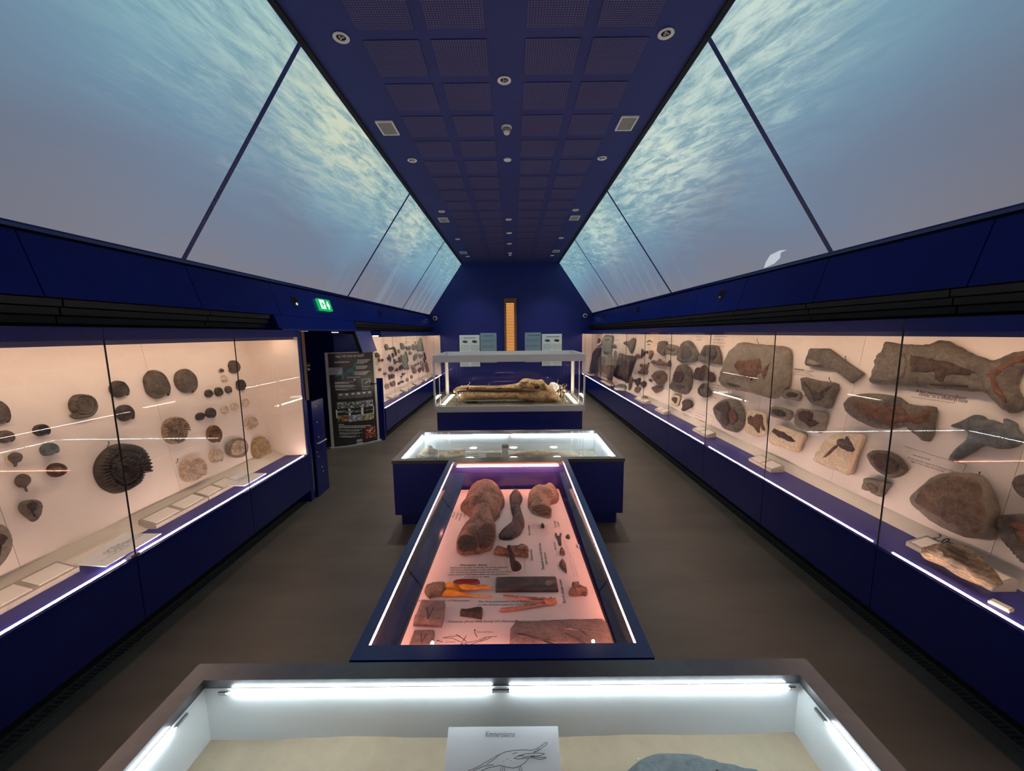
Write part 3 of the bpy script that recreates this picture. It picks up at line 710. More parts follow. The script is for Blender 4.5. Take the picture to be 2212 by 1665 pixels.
for x, y, lb in spots:
    M = Matrix.Translation((x, y, ZC))
    if first:
        ch = list(dl.children); rel = [MW[dl].inverted() @ MW[c_] for c_ in ch]; MW[dl] = M; dl.matrix_basis = M
        for c_, r_ in zip(ch, rel): MW[c_] = M @ r_
        o = dl; first = False
    else: o = dup(dl, M)
    tag(o, lb, 'light', 'ceiling downlights')
    if y > 5 and abs(x) > 1:
        ld = bpy.data.lights.new('downlight_beam', 'SPOT'); ld.energy = E_DOWN; ld.color = (1, .93, .80); ld.spot_size = math.radians(105); ld.spot_blend = .8; ld.shadow_soft_size = .03
        lo = bpy.data.objects.new('downlight_beam', ld); lo.location = (x, y, ZC-.02); COL.objects.link(lo)
for i, (x, y) in enumerate([(-1.39, 4.79), (1.31, 4.75), (-1.385, 8.42), (1.3, 8.39), (-1.39, 11.72), (1.285, 11.66)]):
    t = empty('ceiling_speaker', (x, y, ZC), 'square white framed grey ceiling grille, %s on the %s' % (WORD[i//2], 'left' if x < 0 else 'right'), 'speaker', 'ceiling speaker grilles')
    mb = MB()
    for a in ((-.096, .096, -.15, -.132), (-.096, .096, .132, .15), (-.096, -.08, -.132, .132), (.08, .096, -.132, .132)): mb.box(x+a[0], x+a[1], y+a[2], y+a[3], ZC-.014, ZC)
    mb.obj('frame', 'white_plastic', t); box('grille', x-.08, x+.08, y-.132, y+.132, ZC-.008, ZC, 'grey_mesh', t)
for y, n, wd in ((4.80, 'smoke_detector', 'white domed smoke detector on the ceiling, nearest one'), (11.85, 'smoke_detector', 'white domed smoke detector at the far end of the ceiling')):
    t = empty(n, (-.04, y, ZC), wd, 'smoke detector')
    MB().lathe((-.04, y, ZC), [(.0565, 0), (.058, -.018), (.05, -.024)], 24).obj('base', 'white_plastic', t, smooth=True)
    MB().lathe((-.04, y, ZC), [(.044, -.024), (.046, -.05), (.034, -.056)], 24).obj('chamber', 'grey_mesh', t, smooth=True)
    MB().lathe((-.04, y, ZC), [(.034, -.056), (.032, -.075), (.02, -.084), (.001, -.086)], 24).obj('cap', 'white_plastic', t, smooth=True)
t = empty('ceiling_sensor', (-.04, 5.65, ZC), 'flat round white sensor disc in the middle of the ceiling', 'sensor')
MB().lathe((-.04, 5.65, ZC), [(.052, 0), (.052, -.008), (.045, -.014), (.001, -.016)], 24).obj('disc', 'white_plastic', t, smooth=True)

# ------------------------------------------------------------------ on the fascias: portholes, exit sign
def fas(side, y, z, off):
    k = (z-FZ)/(SZ-.02-FZ); x = FB+(SB-FB)*k
    return Vector((X(side, x-off), y, z))
FFL = Frame((X(-1, FB), 0, FZ), (0, 1, 0), (-(SB-FB), 0, SZ-.02-FZ)); FFR = Frame((X(1, FB), 0, FZ), (0, -1, 0), ((SB-FB), 0, SZ-.02-FZ))
for i, (side, y, z, wd) in enumerate([(-1, 5.06, 2.43, 'round projector porthole in the left fascia beside the green exit sign'), (-1, 8.3, 2.44, 'round projector porthole in the left fascia over the far case'),
                       (1, 5.12, 2.46, 'round projector porthole in the right fascia, nearest the camera'), (1, 8.5, 2.47, 'round projector porthole in the right fascia, middle of the room'), (1, 11.6, 2.47, 'round projector porthole in the right fascia close to the end wall')]):
    fr = FFL if side < 0 else FFR; a = y*(1 if side < 0 else -1); b = (z-FZ)*1.03
    t = empty('projector_porthole', fr.pt(a, b), wd, 'porthole', 'projector portholes')
    mb = MB(); mb.lathe((0, 0, 0), [(.075, 0), (.078, .006), (.064, .006), (.064, .002)], 28)
    M = fr.M(a, b); mk('rim', [M @ Vector(v) for v in mb.v], mb.f, 'gap', t, M)
    mb = MB(); mb.lathe((0, 0, 0), [(.066, .004), (.03, .003), (.0005, .003)], 24); mk('opening', [M @ Vector(v) for v in mb.v], mb.f, 'lens', t, M)
    if i in (0, 2):
        M2 = fr.M(a+(.02 if side < 0 else -.02), b-.03); mb = MB(); mb.lathe((0, 0, 0), [(.018, .004), (.014, .012), (.0005, .014)], 14); mk('lens', [M2 @ Vector(v) for v in mb.v], mb.f, 'projector_light' if i == 0 else 'chrome', t, M2)
t = empty('exit_sign', FFL.pt(5.82, .20), 'small lit green emergency exit sign above the door bay', 'exit sign')
def fbox(fr, a0, a1, b0, b1, o0, o1, name, mat, par):
    v = [fr.pt(a, b, o) for o in (o0, o1) for a, b in ((a0, b0), (a1, b0), (a1, b1), (a0, b1))]; return mk(name, v, BF, mat, par)
fbox(FFL, 5.635, 6.0, .115, .285, 0, .035, 'housing', 'exit_green', t)
dp = fbox(FFL, 5.66, 5.80, .135, .265, .035, .038, 'door_panel', 'exit_white', t)
# running figure in the doorway and arrow
man = [[(5.71, .245), (5.73, .245), (5.735, .225), (5.715, .225)], [(5.70, .22), (5.745, .22), (5.75, .185), (5.72, .18)], [(5.72, .182), (5.745, .182), (5.775, .15), (5.765, .14)], [(5.72, .185), (5.73, .18), (5.70, .145), (5.685, .15)], [(5.745, .215), (5.775, .20), (5.772, .19), (5.742, .2)], [(5.70, .215), (5.68, .195), (5.688, .188), (5.708, .205)]]
mb = MB()
for q in man: mb.prism([FFL.pt(a, b, .038) for a, b in q], FFL.n*.002)
mb.obj('running_figure', 'exit_green', dp)
MB().prism([FFL.pt(a, b, .035) for a, b in ((5.88, .135), (5.91, .135), (5.91, .18), (5.945, .18), (5.895, .262), (5.845, .18), (5.88, .18))], FFL.n*.003).obj('arrow', 'exit_white', t)

# ------------------------------------------------------------------ end wall: slatted light, panels, cameras
t = empty('slatted_wall_light', (-.058, Y1-.05, 1.25), 'tall brown timber frame with glowing orange slats on the end wall', 'light')
mb = MB().box(-.267, -.198, Y1-.09, Y1, 1.2, 3.165).box(.07, .152, Y1-.09, Y1, 1.2, 3.165).box(-.198, .07, Y1-.09, Y1, 3.01, 3.165).box(-.198, .07, Y1-.09, Y1, 1.2, 1.26); mb.obj('frame', 'timber', t)
box('backing', -.198, .07, Y1-.02, Y1, 1.26, 3.01, 'timber', t)
z = 1.28; s0 = None
while z < 2.99:
    o = box('slat', -.198, .07, Y1-.075, Y1-.03, z, z+.026, 'slat_glow', t) if s0 is None else dup(s0, Matrix.Translation((0, 0, z-1.28)) @ MW[s0], t)
    s0 = s0 or o; z += .0515
pbr('panel_cyan', (.66, .86, .88), .4); pbr('panel_blue', (.22, .36, .46), .4); pbr('panel_ink', (.05, .09, .12), .5)
EW = Frame((0, Y1, 0), (1, 0, 0), (0, 0, 1))
def info(x0, x1, z0, z1, mat, label, kind, cap):
    t = empty('information_panel', ((x0+x1)/2, Y1-.02, z0), label, 'information panel', 'panels on the end wall')
    box('board', x0, x1, Y1-.022, Y1, z0, z1, mat, t, bevel=.003); w_ = x1-x0
    scribble(EW, x0+w_*.22, z1-.1, w_*.56, 1, .075, 'panel_ink', t, off=.024, seed=int(x0*50)+90, thick=.012)
    if kind:
        e = Frame((0, Y1-.0235, 0), (1, 0, 0), (0, 0, 1))
        for cx, fl in ((x0+w_*.27, 1), (x0+w_*.74, -1)):
            relief('picture', e, [(cx-.09, z1-.23), (cx-.04, z1-.18), (cx+.05, z1-.19), (cx+.10, z1-.23), (cx+.04, z1-.27), (cx-.03, z1-.26)], .002, 'panel_ink' if fl > 0 else 'umber', t, 0, seed=5, res=8)
        for i in range(2):
            for j in range(3): scribble(EW, x0+.04+i*w_*.5, z1-.36-j*.28, w_*.42, 4, .05, 'panel_ink', t, off=.024, seed=i*9+j, thick=.006)
    else:
        for j in range(4): scribble(EW, x0+.05, z1-.24-j*.2, w_*.8, 2, .05, 'panel_ink', t, off=.024, seed=20+j, thick=.006)
info(-1.81, -1.12, .87, 1.955, 'panel_cyan', 'pale information panel with two animal pictures, far left on the end wall', 1, '')
info(-1.097, -.54, 1.0, 2.02, 'panel_blue', 'dull blue information panel left of the slatted light', 0, '')
info(.427, .98, 1.0, 2.02, 'panel_blue', 'dull blue information panel right of the slatted light', 0, '')
info(1.013, 1.695, .87, 1.965, 'panel_cyan', 'pale information panel with two fish pictures, far right on the end wall', 1, '')
for x, z, wd in ((2.48, 2.565, 'white ringed dome camera on the end wall, right corner'), (-2.62, 2.53, 'white dome camera on the end wall, left corner')):
    t = empty('dome_camera', (x, Y1-.04, z), wd, 'camera', 'dome cameras')
    M = Matrix(((1, 0, 0, x), (0, 0, -1, Y1), (0, 1, 0, z), (0, 0, 0, 1)))
    mb = MB(); mb.lathe((0, 0, 0), [(.072, 0), (.072, .04), (.05, .05), (.044, .045)], 24); mk('ring', [M @ Vector(v) for v in mb.v], mb.f, 'white_plastic', t, M, True)
    mb = MB(); mb.lathe((0, 0, 0), [(.046, .03), (.04, .06), (.02, .075), (.0005, .08)], 20); mk('dome', [M @ Vector(v) for v in mb.v], mb.f, 'lens', t, M, True)

# ------------------------------------------------------------------ table cases
TX, TH = -.055, .72
def led_beads(name, p0, p1, n, parent, mat='led_cool', r=.0027, up=(0, 0, 1)):
    p0, p1 = Vector(p0), Vector(p1); d = (p1-p0); mb = MB(); dn = d.normalized(); side = dn.cross(Vector(up)).normalized()
    mb.obox((p0+p1)/2, d/2, side*r*.45, Vector(up)*r*.45)
    for i in range(n): mb.obox(p0+d*(i+.5)/n, dn*r*.7, side*r, Vector(up)*r)
    return mb.obj(name, mat, parent)
def table_case(y0, y1, label, depth, frame_w=.075, ox=1.195):
    t = empty('table_case', (TX, (y0+y1)/2, 0), label, 'display case', 'pale lined steel rimmed table cases')
    xo = ox; xi = xo-frame_w; yi0, yi1 = y0+frame_w, y1-frame_w; z = TH
    for sx in (-1, 1):
        x1, x2 = sorted((TX+sx*xo, TX+sx*xi)); box('rim', x1, x2, y0, y1, z-.035, z, 'steel', t)
    box('rim', TX-xi, TX+xi, y1-frame_w, y1, z-.035, z, 'steel', t); box('rim', TX-xi, TX+xi, y0, y0+frame_w, z-.035, z, 'steel', t)
    for (a, b, c_, d) in ((TX-xo+.008, TX+xo-.008, y0+.008, y0+.03), (TX-xo+.008, TX+xo-.008, y1-.03, y1-.008), (TX-xo+.008, TX-xo+.03, y0+.03, y1-.03), (TX+xo-.03, TX+xo-.008, y0+.03, y1-.03)):
        box('side_panel', a, b, c_, d, .13, z-.036, 'blue', t)
    box('plinth', TX-xo+.06, TX+xo-.06, y0+.06, y1-.06, 0, .13, 'blue', t)
    # pale inner lining, slightly drawn in below the rim
    zb = z-depth
    for (a, b, c_, d) in ((TX-xi-.02, TX+xi+.02, yi1-.002, yi1+.018), (TX-xi-.02, TX+xi+.02, yi0-.018, yi0+.002), (TX-xi-.018, TX-xi+.002, yi0, yi1), (TX+xi-.002, TX+xi+.018, yi0, yi1)):
        box('lining', a, b, c_, d, zb-.02, z-.034, 'white_in', t)
    box('tray_floor', TX-xi-.02, TX+xi+.02, yi0-.02, yi1+.02, zb-.06, zb-.02, 'white_in', t)
    mk('glass_top', [(TX-xi-.005, yi0-.005, z-.001), (TX+xi+.005, yi0-.005, z-.001), (TX+xi+.005, yi1+.005, z-.001), (TX-xi-.005, yi1+.005, z-.001)], [(0, 1, 2, 3)], 'glass_table', t)
    return t, xi, yi0, yi1, zb
def sand_bed(name, x0, x1, y0, y1, z, mat, label, amp=.012, n=46, seed=0):
    vs = []; fs = []; m = int(n*(y1-y0)/(x1-x0))+2
    for j in range(m+1):
        for i in range(n+1):
            x = x0+(x1-x0)*i/n; y = y0+(y1-y0)*j/m
            vs.append((x, y, z+amp*mnoise.noise(Vector((x*2.4+seed, y*2.4, seed)))+amp*.25*mnoise.noise(Vector((x*9, y*9, seed)))))
    for j in range(m):
        for i in range(n): a = j*(n+1)+i; fs.append((a, a+1, a+n+2, a+n+1))
    return tag(mk(name, vs, fs, mat, None, None, True), label, 'sand', None, 'stuff')
# nearest case
tn, xi, ya, yb, zb = table_case(.135, 1.385, 'nearest wide table case with pale lining under the camera', .262)
led_beads('led_strip', (TX-xi+.09, yb-.014, TH-.042), (TX-.035, yb-.014, TH-.042), 52, tn); led_beads('led_strip', (TX+.03, yb-.014, TH-.042), (TX+xi-.045, yb-.014, TH-.042), 52, tn)
led_beads('led_strip', (TX-xi+.014, yb-.14, TH-.042), (TX-xi+.014, ya+.1, TH-.042), 46, tn); led_beads('led_strip', (TX+xi-.014, yb-.14, TH-.042), (TX+xi-.014, ya+.1, TH-.042), 46, tn)
for a, b in ((TX-xi+.06, TX-xi+.10), (TX-.035, TX+.03), (TX+xi-.045, TX+xi-.02)): box('led_clip', a, b, yb-.014, yb-.004, TH-.05, TH-.04, 'chrome', tn)
for sx in (-1, 1): x1, x2 = sorted((TX+sx*(xi-.004), TX+sx*(xi-.012))); box('led_clip', x1, x2, yb-.14, yb-.09, TH-.05, TH-.04, 'chrome', tn)
sand_bed('sand_bed', TX-xi, TX+xi, ya, yb, zb+.012, 'sand', 'smooth beige sand covering the floor of the nearest table case', seed=3)
# drawing board: 'Kimmerosaurus'
def tilt_frame(p0, p1, pd):
    return Frame(p0, Vector(p1)-Vector(p0), (Vector(pd)-Vector(p0))-(Vector(p1)-Vector(p0)).normalized()*((Vector(pd)-Vector(p0)).dot((Vector(p1)-Vector(p0)).normalized())))
zt = .60
TL = at(969, 1570, 2, zt); TR = at(1205, 1570, 2, zt); wbd = (TR-TL).length
ct = empty('drawing_card', ((TL.x+TR.x)/2, TL.y-.10, zb), 'white card headed Kimmerosaurus with a long necked reptile sketch', 'card')
KF = Frame((TL.x, TL.y, zt), (1, 0, 0), (0, .87, .49))
fbox(KF, 0, wbd, -.22, 0, -.008, 0, 'board', 'card', ct)
box('easel', TL.x+.03, TR.x-.03, TL.y-.075, TL.y-.02, zb+.016, zt-.055, 'black', ct)
text('Kimmerosaurus', KF, wbd*.34, -.028, .022, 'ink_pencil', ct, .001, 0, .12, sx=.74)
kl = [[(310, 510), (360, 490), (420, 455), (480, 420), (530, 398), (580, 388), (640, 386), (690, 388), (720, 376), (745, 360), (768, 343), (778, 341), (780, 350), (772, 356), (750, 372), (728, 390), (700, 402)],
      [(385, 512), (430, 492), (500, 478), (540, 488), (575, 494), (610, 486), (650, 460), (668, 436)], [(582, 436), (610, 420), (660, 408), (720, 404), (765, 408), (740, 420), (680, 426), (775, 432), (740, 444), (690, 432), (600, 440), (582, 436)],
      [(500, 510), (505, 484)], [(510, 512), (518, 486)], [(524, 512), (528, 488)], [(605, 486), (618, 512)], [(620, 478), (630, 512)], [(335, 512), (400, 482), (460, 474)], [(420, 470), (480, 430)], [(480, 425), (500, 410)], [(600, 424), (640, 418)], [(630, 430), (700, 420)], [(700, 398), (735, 378)], [(540, 440), (543, 443)], [(560, 450), (563, 453)], [(520, 452), (523, 455)], [(575, 410), (600, 400)]]
ribbon('sketch', KF, 'N', kl, .0016, 'ink_pencil', ct, .0012)
tag(ct, 'white card headed Kimmerosaurus with a long necked reptile sketch', 'card')
GS = Frame((0, 0, zb+.016), (1, 0, 0), (0, 1, 0))
gr = rel_px('grey_stone', GS, 'N', [(1240, 512), (1255, 490), (1310, 435), (1360, 400), (1440, 370), (1540, 368), (1640, 378), (1760, 415), (1900, 450), (2010, 478), (2090, 512), (2200, 600), (2100, 760), (1700, 800), (1350, 720), (1250, 600)], .05, 'grey_rock', rough=.10, seed=4, res=30)
tag(gr, 'flat grey stone slab lying on the sand in the nearest case', 'stone')
rel_px('white_pin', GS, 'N', [(1315, 440), (1323, 432), (1331, 440), (1323, 447)], .004, 'white_plastic', gr, off=.045, res=5)
rel_px('fossil_fragment', GS, 'N', [(1785, 505), (1790, 500), (1806, 508), (1800, 514), (1788, 512)], .006, 'black_fossil', gr, off=.046, res=6)
# second wide case beyond the pink one
tf, xi, ya, yb, zb2 = table_case(3.865, 5.10, 'second wide table case across the room with pale lining', .26)
led_beads('led_strip', (TX-xi+.03, yb-.012, TH-.045), (TX-.02, yb-.012, TH-.045), 30, tf, 'led_cool_hot', r=.0024); led_beads('led_strip', (TX+.03, yb-.012, TH-.045), (TX+xi-.05, yb-.012, TH-.045), 30, tf, 'led_cool_hot', r=.0024)
led_beads('led_strip', (TX-xi+.010, yb-.05, TH-.04), (TX-xi+.010, ya+.04, TH-.04), 30, tf, 'led_cool_hot', r=.0030); led_beads('led_strip', (TX+xi-.010, yb-.05, TH-.04), (TX+xi-.010, ya+.04, TH-.04), 30, tf, 'led_cool_hot', r=.0030)
sand_bed('sand_bed', TX-xi, TX+xi, ya, yb, zb2+.008, 'sand_grey', 'grey brown sand in the tray of the second wide table case', seed=8, n=30)
S2 = Frame((0, 0, zb2+.012), (1, 0, 0), (0, 1, 0))
V2 = Frame((0, 4.62, zb2), (1, 0, 0), (0, 0, 1))
def thing_px(name, fr, crop, px, t, mat, label, cat='fossil', group=None, kids=(), **k):
    o = rel_px(name, fr, crop, px, t, mat, None, **k); tag(o, label, cat, group); off0 = k.get('off', 0)
    for i, kd in enumerate(kids):
        nm, pts, tt, mm = kd[:4]; kk = dict(kd[4]) if len(kd) > 4 else {}
        kk.setdefault('res', 12); kk.setdefault('rough', .5)
        if kk.get('per', 3) > 1 and cat == 'fossil': kk.setdefault('jag', .022)
        rel_px(nm, fr, crop, pts, tt*.9, mm, o, off=off0+t*.97, seed=i+3, **kk)
    return o
LB = Frame((0, 4.55, zb2), (1, 0, 0), (0, 0, 1))
thing_px('long_bone', V2, 'T', [(240, 385), (270, 350), (330, 290), (380, 285), (400, 310), (470, 325), (560, 322), (680, 312), (690, 340), (684, 385), (460, 390)], .10, 'bone_pale', 'pale ribbed bundle of long bones at the left of the second wide case', 'bone', double=True, rough=.35, res=26)
thing_px('long_bone', V2, 'T', [(1040, 380), (1160, 340), (1240, 325), (1340, 318), (1440, 325), (1600, 345), (1760, 365), (1765, 385), (1400, 390)], .07, 'bone_pale', 'long low pale bone lying right of centre in the second wide case', 'bone', double=True, rough=.35, res=30)
def flat_card(name, pts, z, label, lines=3, mat='card', par_h=.006, seed=1, cat='label card'):
    P = [at(*p, 2, z) for p in pts]; t = empty(name, (sum(p.x for p in P)/4, sum(p.y for p in P)/4, z-par_h), label, cat)
    MB().prism([Vector((p.x, p.y, z-par_h)) for p in P] if (P[1]-P[0]).cross(P[2]-P[1]).z > 0 else [Vector((p.x, p.y, z-par_h)) for p in P[::-1]], (0, 0, par_h)).obj('card_sheet', mat, t)
    return t, P
def vstand(name, crop, x0, x1, y0, y1, Y, th, mat, label, cat, ink=None):
    a = at(*cp(crop, (x0, y1)), 1, Y); b = at(*cp(crop, (x1, y0)), 1, Y)
    t = empty(name, ((a.x+b.x)/2, Y, a.z), label, cat); box('board', a.x, b.x, Y, Y+th, a.z, b.z, mat, t, bevel=.001)
    if ink: scribble(Frame((0, Y, 0), (1, 0, 0), (0, 0, 1)), a.x+.02, b.z-.03, (b.x-a.x)*.7, 3, .025, ink, t, off=.002, seed=4, thick=.004)
    return t
vstand('label_card', 'T', 700, 895, 322, 385, 4.5, .01, 'card', 'white label card with a small sketch in the second wide case', 'label card', 'ink')
vstand('wood_plaque', 'T', 895, 1035, 330, 385, 4.5, .02, 'tray', 'brown ridged plaque between white card and dark jar, second wide case', 'plaque')
b_ = vstand('specimen_jar', 'T', 1040, 1096, 262, 380, 4.56, .05, 'steel_light', 'small upright glass jar with dark lid in the second wide case', 'jar')
a = at(*cp('T', (1040, 290)), 1, 4.555); b = at(*cp('T', (1096, 262)), 1, 4.555); box('lid', a.x-.002, b.x+.002, 4.555, 4.615, a.z, b.z, 'slate_blue', b_)
for i, (x, wd) in enumerate(((457, 'left'), (1757, 'middle'), (1783, 'right'))):
    a = at(*cp('T', (x, 375)), 1, 4.42); z1 = at(*cp('T', (x, 235 if i == 0 else 155)), 1, 4.42).z
    t = empty('acrylic_rod', (a.x, 4.42, zb2), 'thin clear upright rod, %s one in the second wide case' % wd, 'rod', 'clear rods in the second wide case')
    MB().tube([(a.x, 4.42, zb2+.01), (a.x, 4.42, z1)], .0035, 8).obj('shaft', 'white_plastic', t); MB().lathe((a.x, 4.42, zb2+.006), [(.012, 0), (.012, .005), (.0035, .006)], 14).obj('foot', 'white_plastic', t)
    MB().lathe((a.x, 4.42, z1), [(.0035, 0), (.006, .004), (.004, .010), (.0005, .011)], 12).obj('tip', 'white_plastic', t)

# ------------------------------------------------------------------ pink-lit case
pc = empty('pink_lit_case', (TX, 2.62, 0), 'long narrow blue table case glowing pink inside, end on', 'display case')
px_, y0, y1 = .605, 1.392, 3.862
for sx in (-1, 1):
    x1, x2 = sorted((TX+sx*px_, TX+sx*(px_-.05))); box('rim', x1, x2, y0, y1, TH-.03, TH+.003, 'blue_gloss', pc)
box('rim', TX-px_+.05, TX+px_-.05, y0, y0+.075, TH-.03, TH+.003, 'blue_gloss', pc); box('rim', TX-px_+.05, TX+px_-.05, y1-.075, y1, TH-.03, TH+.003, 'steel', pc)
for (a, b, c_, d) in ((TX-px_+.005, TX+px_-.005, y0+.005, y0+.025), (TX-px_+.005, TX-px_+.025, y0+.025, y1), (TX+px_-.025, TX+px_-.005, y0+.025, y1)): box('side_panel', a, b, c_, d, .12, TH-.031, 'blue', pc)
box('plinth', TX-px_+.05, TX+px_-.05, y0+.06, y1, 0, .12, 'blue', pc); box('tray_floor', TX-px_+.03, TX+px_-.03, y0+.03, y1, .30, .33, 'purple_in', pc)
xi = px_-.05
for sx in (-1, 1):
    x1, x2 = sorted((TX+sx*xi, TX+sx*(xi+.02))); box('inner_wall', x1, x2, y0+.05, y1, .33, TH-.031, 'lilac_mirror', pc)
box('inner_wall', TX-xi, TX+xi, y1-.06, y1-.04, .33, TH-.031, 'purple_in', pc); box('inner_wall', TX-xi, TX+xi, y0+.055, y0+.072, .33, TH-.031, 'purple_in', pc)
mk('glass_top', [(TX-xi-.005, y0+.07, TH-.001), (TX+xi+.005, y0+.07, TH-.001), (TX+xi+.005, y1-.07, TH-.001), (TX-xi-.005, y1-.07, TH-.001)], [(0, 1, 2, 3)], 'glass_table', pc)
led_beads('led_strip', (TX-xi+.04, y1-.095, TH-.035), (TX+xi-.05, y1-.095, TH-.035), 60, pc, 'led_pink', r=.0042)
led_beads('led_strip', (TX-xi+.05, y0+.08, TH-.035), (TX+xi-.05, y0+.08, TH-.035), 60, pc, 'led_pink', r=.0042)
for sx in (-1, 1): x1, x2 = sorted((TX+sx*(xi-.001), TX+sx*(xi-.004))); box('led_line', x1, x2, y0+.075, y1-.09, TH-.010, TH-.0078, 'led_pink_line', pc)
# sloping board with the bones and handwriting
xc2, hw = -.04, .487
PF = Frame((xc2, 1.46, .60), (1, 0, 0), (0, 2.29, -.15)); PL = math.hypot(2.29, .15)
fbox(PF, -hw, hw, 0, PL, -.012, 0, 'mount_board', 'board_pink_light', pc)
for sx in (-1, 1): fbox(PF, *(sorted((sx*hw, sx*(hw+.012)))), 0, PL, -.012, -.004, 'board_edge', 'gap', pc)
fbox(PF, -hw, hw, .02, PL-.05, -.10, -.013, 'board_support', 'gap', pc)
def PX(name, crop, px, t, mat, label, cat='fossil', group=None, kids=(), **k): return thing_px(name, PF, crop, px, t, mat, label, cat, group, kids, **k)
def ridge_fn(x, y): return .12*math.sin(x*30+y*9)
PX('limb_bone', 'H', [(250, 310), (310, 275), (360, 268), (440, 285), (540, 295), (620, 305), (690, 345), (730, 410), (757, 490), (745, 560), (700, 640), (680, 730), (620, 800), (596, 850), (626, 960), (628, 1090), (600, 1210), (560, 1310), (470, 1350), (380, 1385), (240, 1395), (120, 1400), (55, 1350), (40, 1270), (70, 1130), (130, 1010), (210, 890), (262, 770), (180, 690), (98, 605), (150, 530), (190, 440), (215, 370)], .16, 'bone',
   'largest brown limb bone with a flared top, left in the pink case', 'bone', rough=.22, res=40, dome=.35, kids=[('broken_end', [(350, 1120), (370, 1040), (430, 970), (500, 940), (570, 960), (610, 1030), (615, 1120), (580, 1250), (500, 1330), (400, 1340), (360, 1260)], .02, 'bone_core'), ('broken_end', [(60, 1220), (100, 1150), (170, 1130), (260, 1140), (330, 1180), (350, 1280), (330, 1360), (200, 1385), (100, 1375), (60, 1310)], .015, 'bone_core')])
PX('limb_bone', 'H', [(835, 520), (840, 460), (890, 422), (950, 422), (1005, 450), (1025, 510), (1000, 570), (990, 620), (1000, 700), (1030, 800), (1058, 930), (1030, 1020), (995, 1100), (930, 1150), (860, 1190), (740, 1195), (680, 1170), (680, 1130), (760, 1060), (830, 1000), (870, 900), (885, 800), (860, 700), (845, 600)], .10, 'bone_dark',
   'slender curved dark limb bone standing middle in the pink case', 'bone', rough=.16, res=34, dome=.4, kids=[('broken_end', [(690, 1165), (700, 1130), (760, 1090), (850, 1065), (920, 1050), (960, 1080), (930, 1130), (850, 1175), (740, 1185)], .008, 'black_fossil')])
PX('limb_bone', 'H', [(1105, 560), (1115, 490), (1125, 420), (1160, 385), (1230, 385), (1300, 370), (1370, 335), (1440, 330), (1510, 350), (1560, 410), (1572, 480), (1540, 560), (1470, 590), (1440, 620), (1450, 700), (1465, 760), (1450, 860), (1370, 850), (1280, 820), (1180, 770), (1140, 700), (1110, 640)], .13, 'bone_tan',
   'short tan bone head with sawn lower end, right in the pink case', 'bone', rough=.16, res=32, dome=.4, kids=[('sawn_end', [(1160, 720), (1230, 690), (1320, 680), (1400, 705), (1455, 750), (1455, 800), (1440, 850), (1360, 845), (1280, 820), (1190, 770)], .006, 'bone_core')])
PX('vertebra', 'H', [(600, 1350), (640, 1320), (720, 1330), (820, 1350), (830, 1320), (795, 1260), (825, 1245), (870, 1290), (930, 1300), (1000, 1275), (1100, 1290), (1118, 1330), (1090, 1380), (1118, 1430), (1100, 1468), (1010, 1450), (940, 1440), (900, 1420), (850, 1440), (790, 1470), (820, 1420), (700, 1412), (610, 1395)], .06, 'bone', 'spined brown vertebra with cupped face, middle of the pink case', 'bone', rough=.25, res=26,
   kids=[('cupped_face', [(950, 1320), (1000, 1290), (1100, 1300), (1110, 1330), (1060, 1350), (980, 1350)], .02, 'bone_tan')])
PX('paddle_bone', 'I', [(925, 690), (950, 700), (975, 760), (985, 800), (1000, 850), (1030, 865), (1035, 885), (1010, 910), (970, 910), (955, 880), (945, 820), (940, 760)], .05, 'umber', 'dark paddle shaped bone crossing the spined vertebra', 'bone', off=.05, rough=.1, res=20)
PX('stone_slab', 'I', [(836, 958), (1310, 955), (1326, 1076), (834, 1080)], .03, 'slab_black', 'long black rectangular stone slab in the pink case', 'stone', per=1, bevel=.006, rough=.05, res=20, dome=0,
   kids=[('streak', [(900, 1040), (1000, 1010), (1100, 1000), (1180, 1005), (1100, 1025), (980, 1050)], .003, 'slab_taupe_dark'), ('faint_skull', [(1220, 1010), (1240, 985), (1290, 990), (1290, 1015), (1240, 1030)], .004, 'slab_taupe')])
# flying reptile head model
h = PX('reptile_head_model', 'I', [(278, 1050), (330, 1010), (390, 992), (440, 992), (450, 1020), (440, 1060), (415, 1095), (380, 1100), (335, 1110), (318, 1125)], .055, 'neck', 'yellow beaked flying reptile head model with open jaws and red crest', 'model', rough=.08, res=18)
bt = rel_px('beak_top', PF, 'I', [(415, 1010), (440, 990), (520, 992), (620, 998), (700, 1000), (800, 992), (806, 1002), (740, 1020), (660, 1036), (575, 1048), (535, 1026), (525, 1040), (560, 1060), (540, 1072), (440, 1060)], .05, 'beak', h, off=.01, rough=.05, res=30, dome=.5)
rel_px('beak_bottom', PF, 'I', [(415, 1090), (440, 1050), (500, 1045), (545, 1060), (600, 1078), (700, 1098), (800, 1106), (802, 1114), (700, 1108), (600, 1100), (500, 1102), (440, 1104)], .04, 'beak', h, off=.005, rough=.05, res=30, dome=.5)
rel_px('crest', PF, 'I', [(505, 990), (540, 975), (620, 968), (690, 970), (708, 985), (705, 1015), (620, 1020), (520, 1012)], .02, 'crest', h, off=.035, res=18)
for i in range(18):
    f = i/17; rel_px('tooth', PF, 'I', [(580+f*200-3, 1054-f*36), (580+f*200+3, 1053-f*36), (580+f*200+1, 1066-f*34)], .006, 'tooth', bt, off=.03, per=1, res=3)
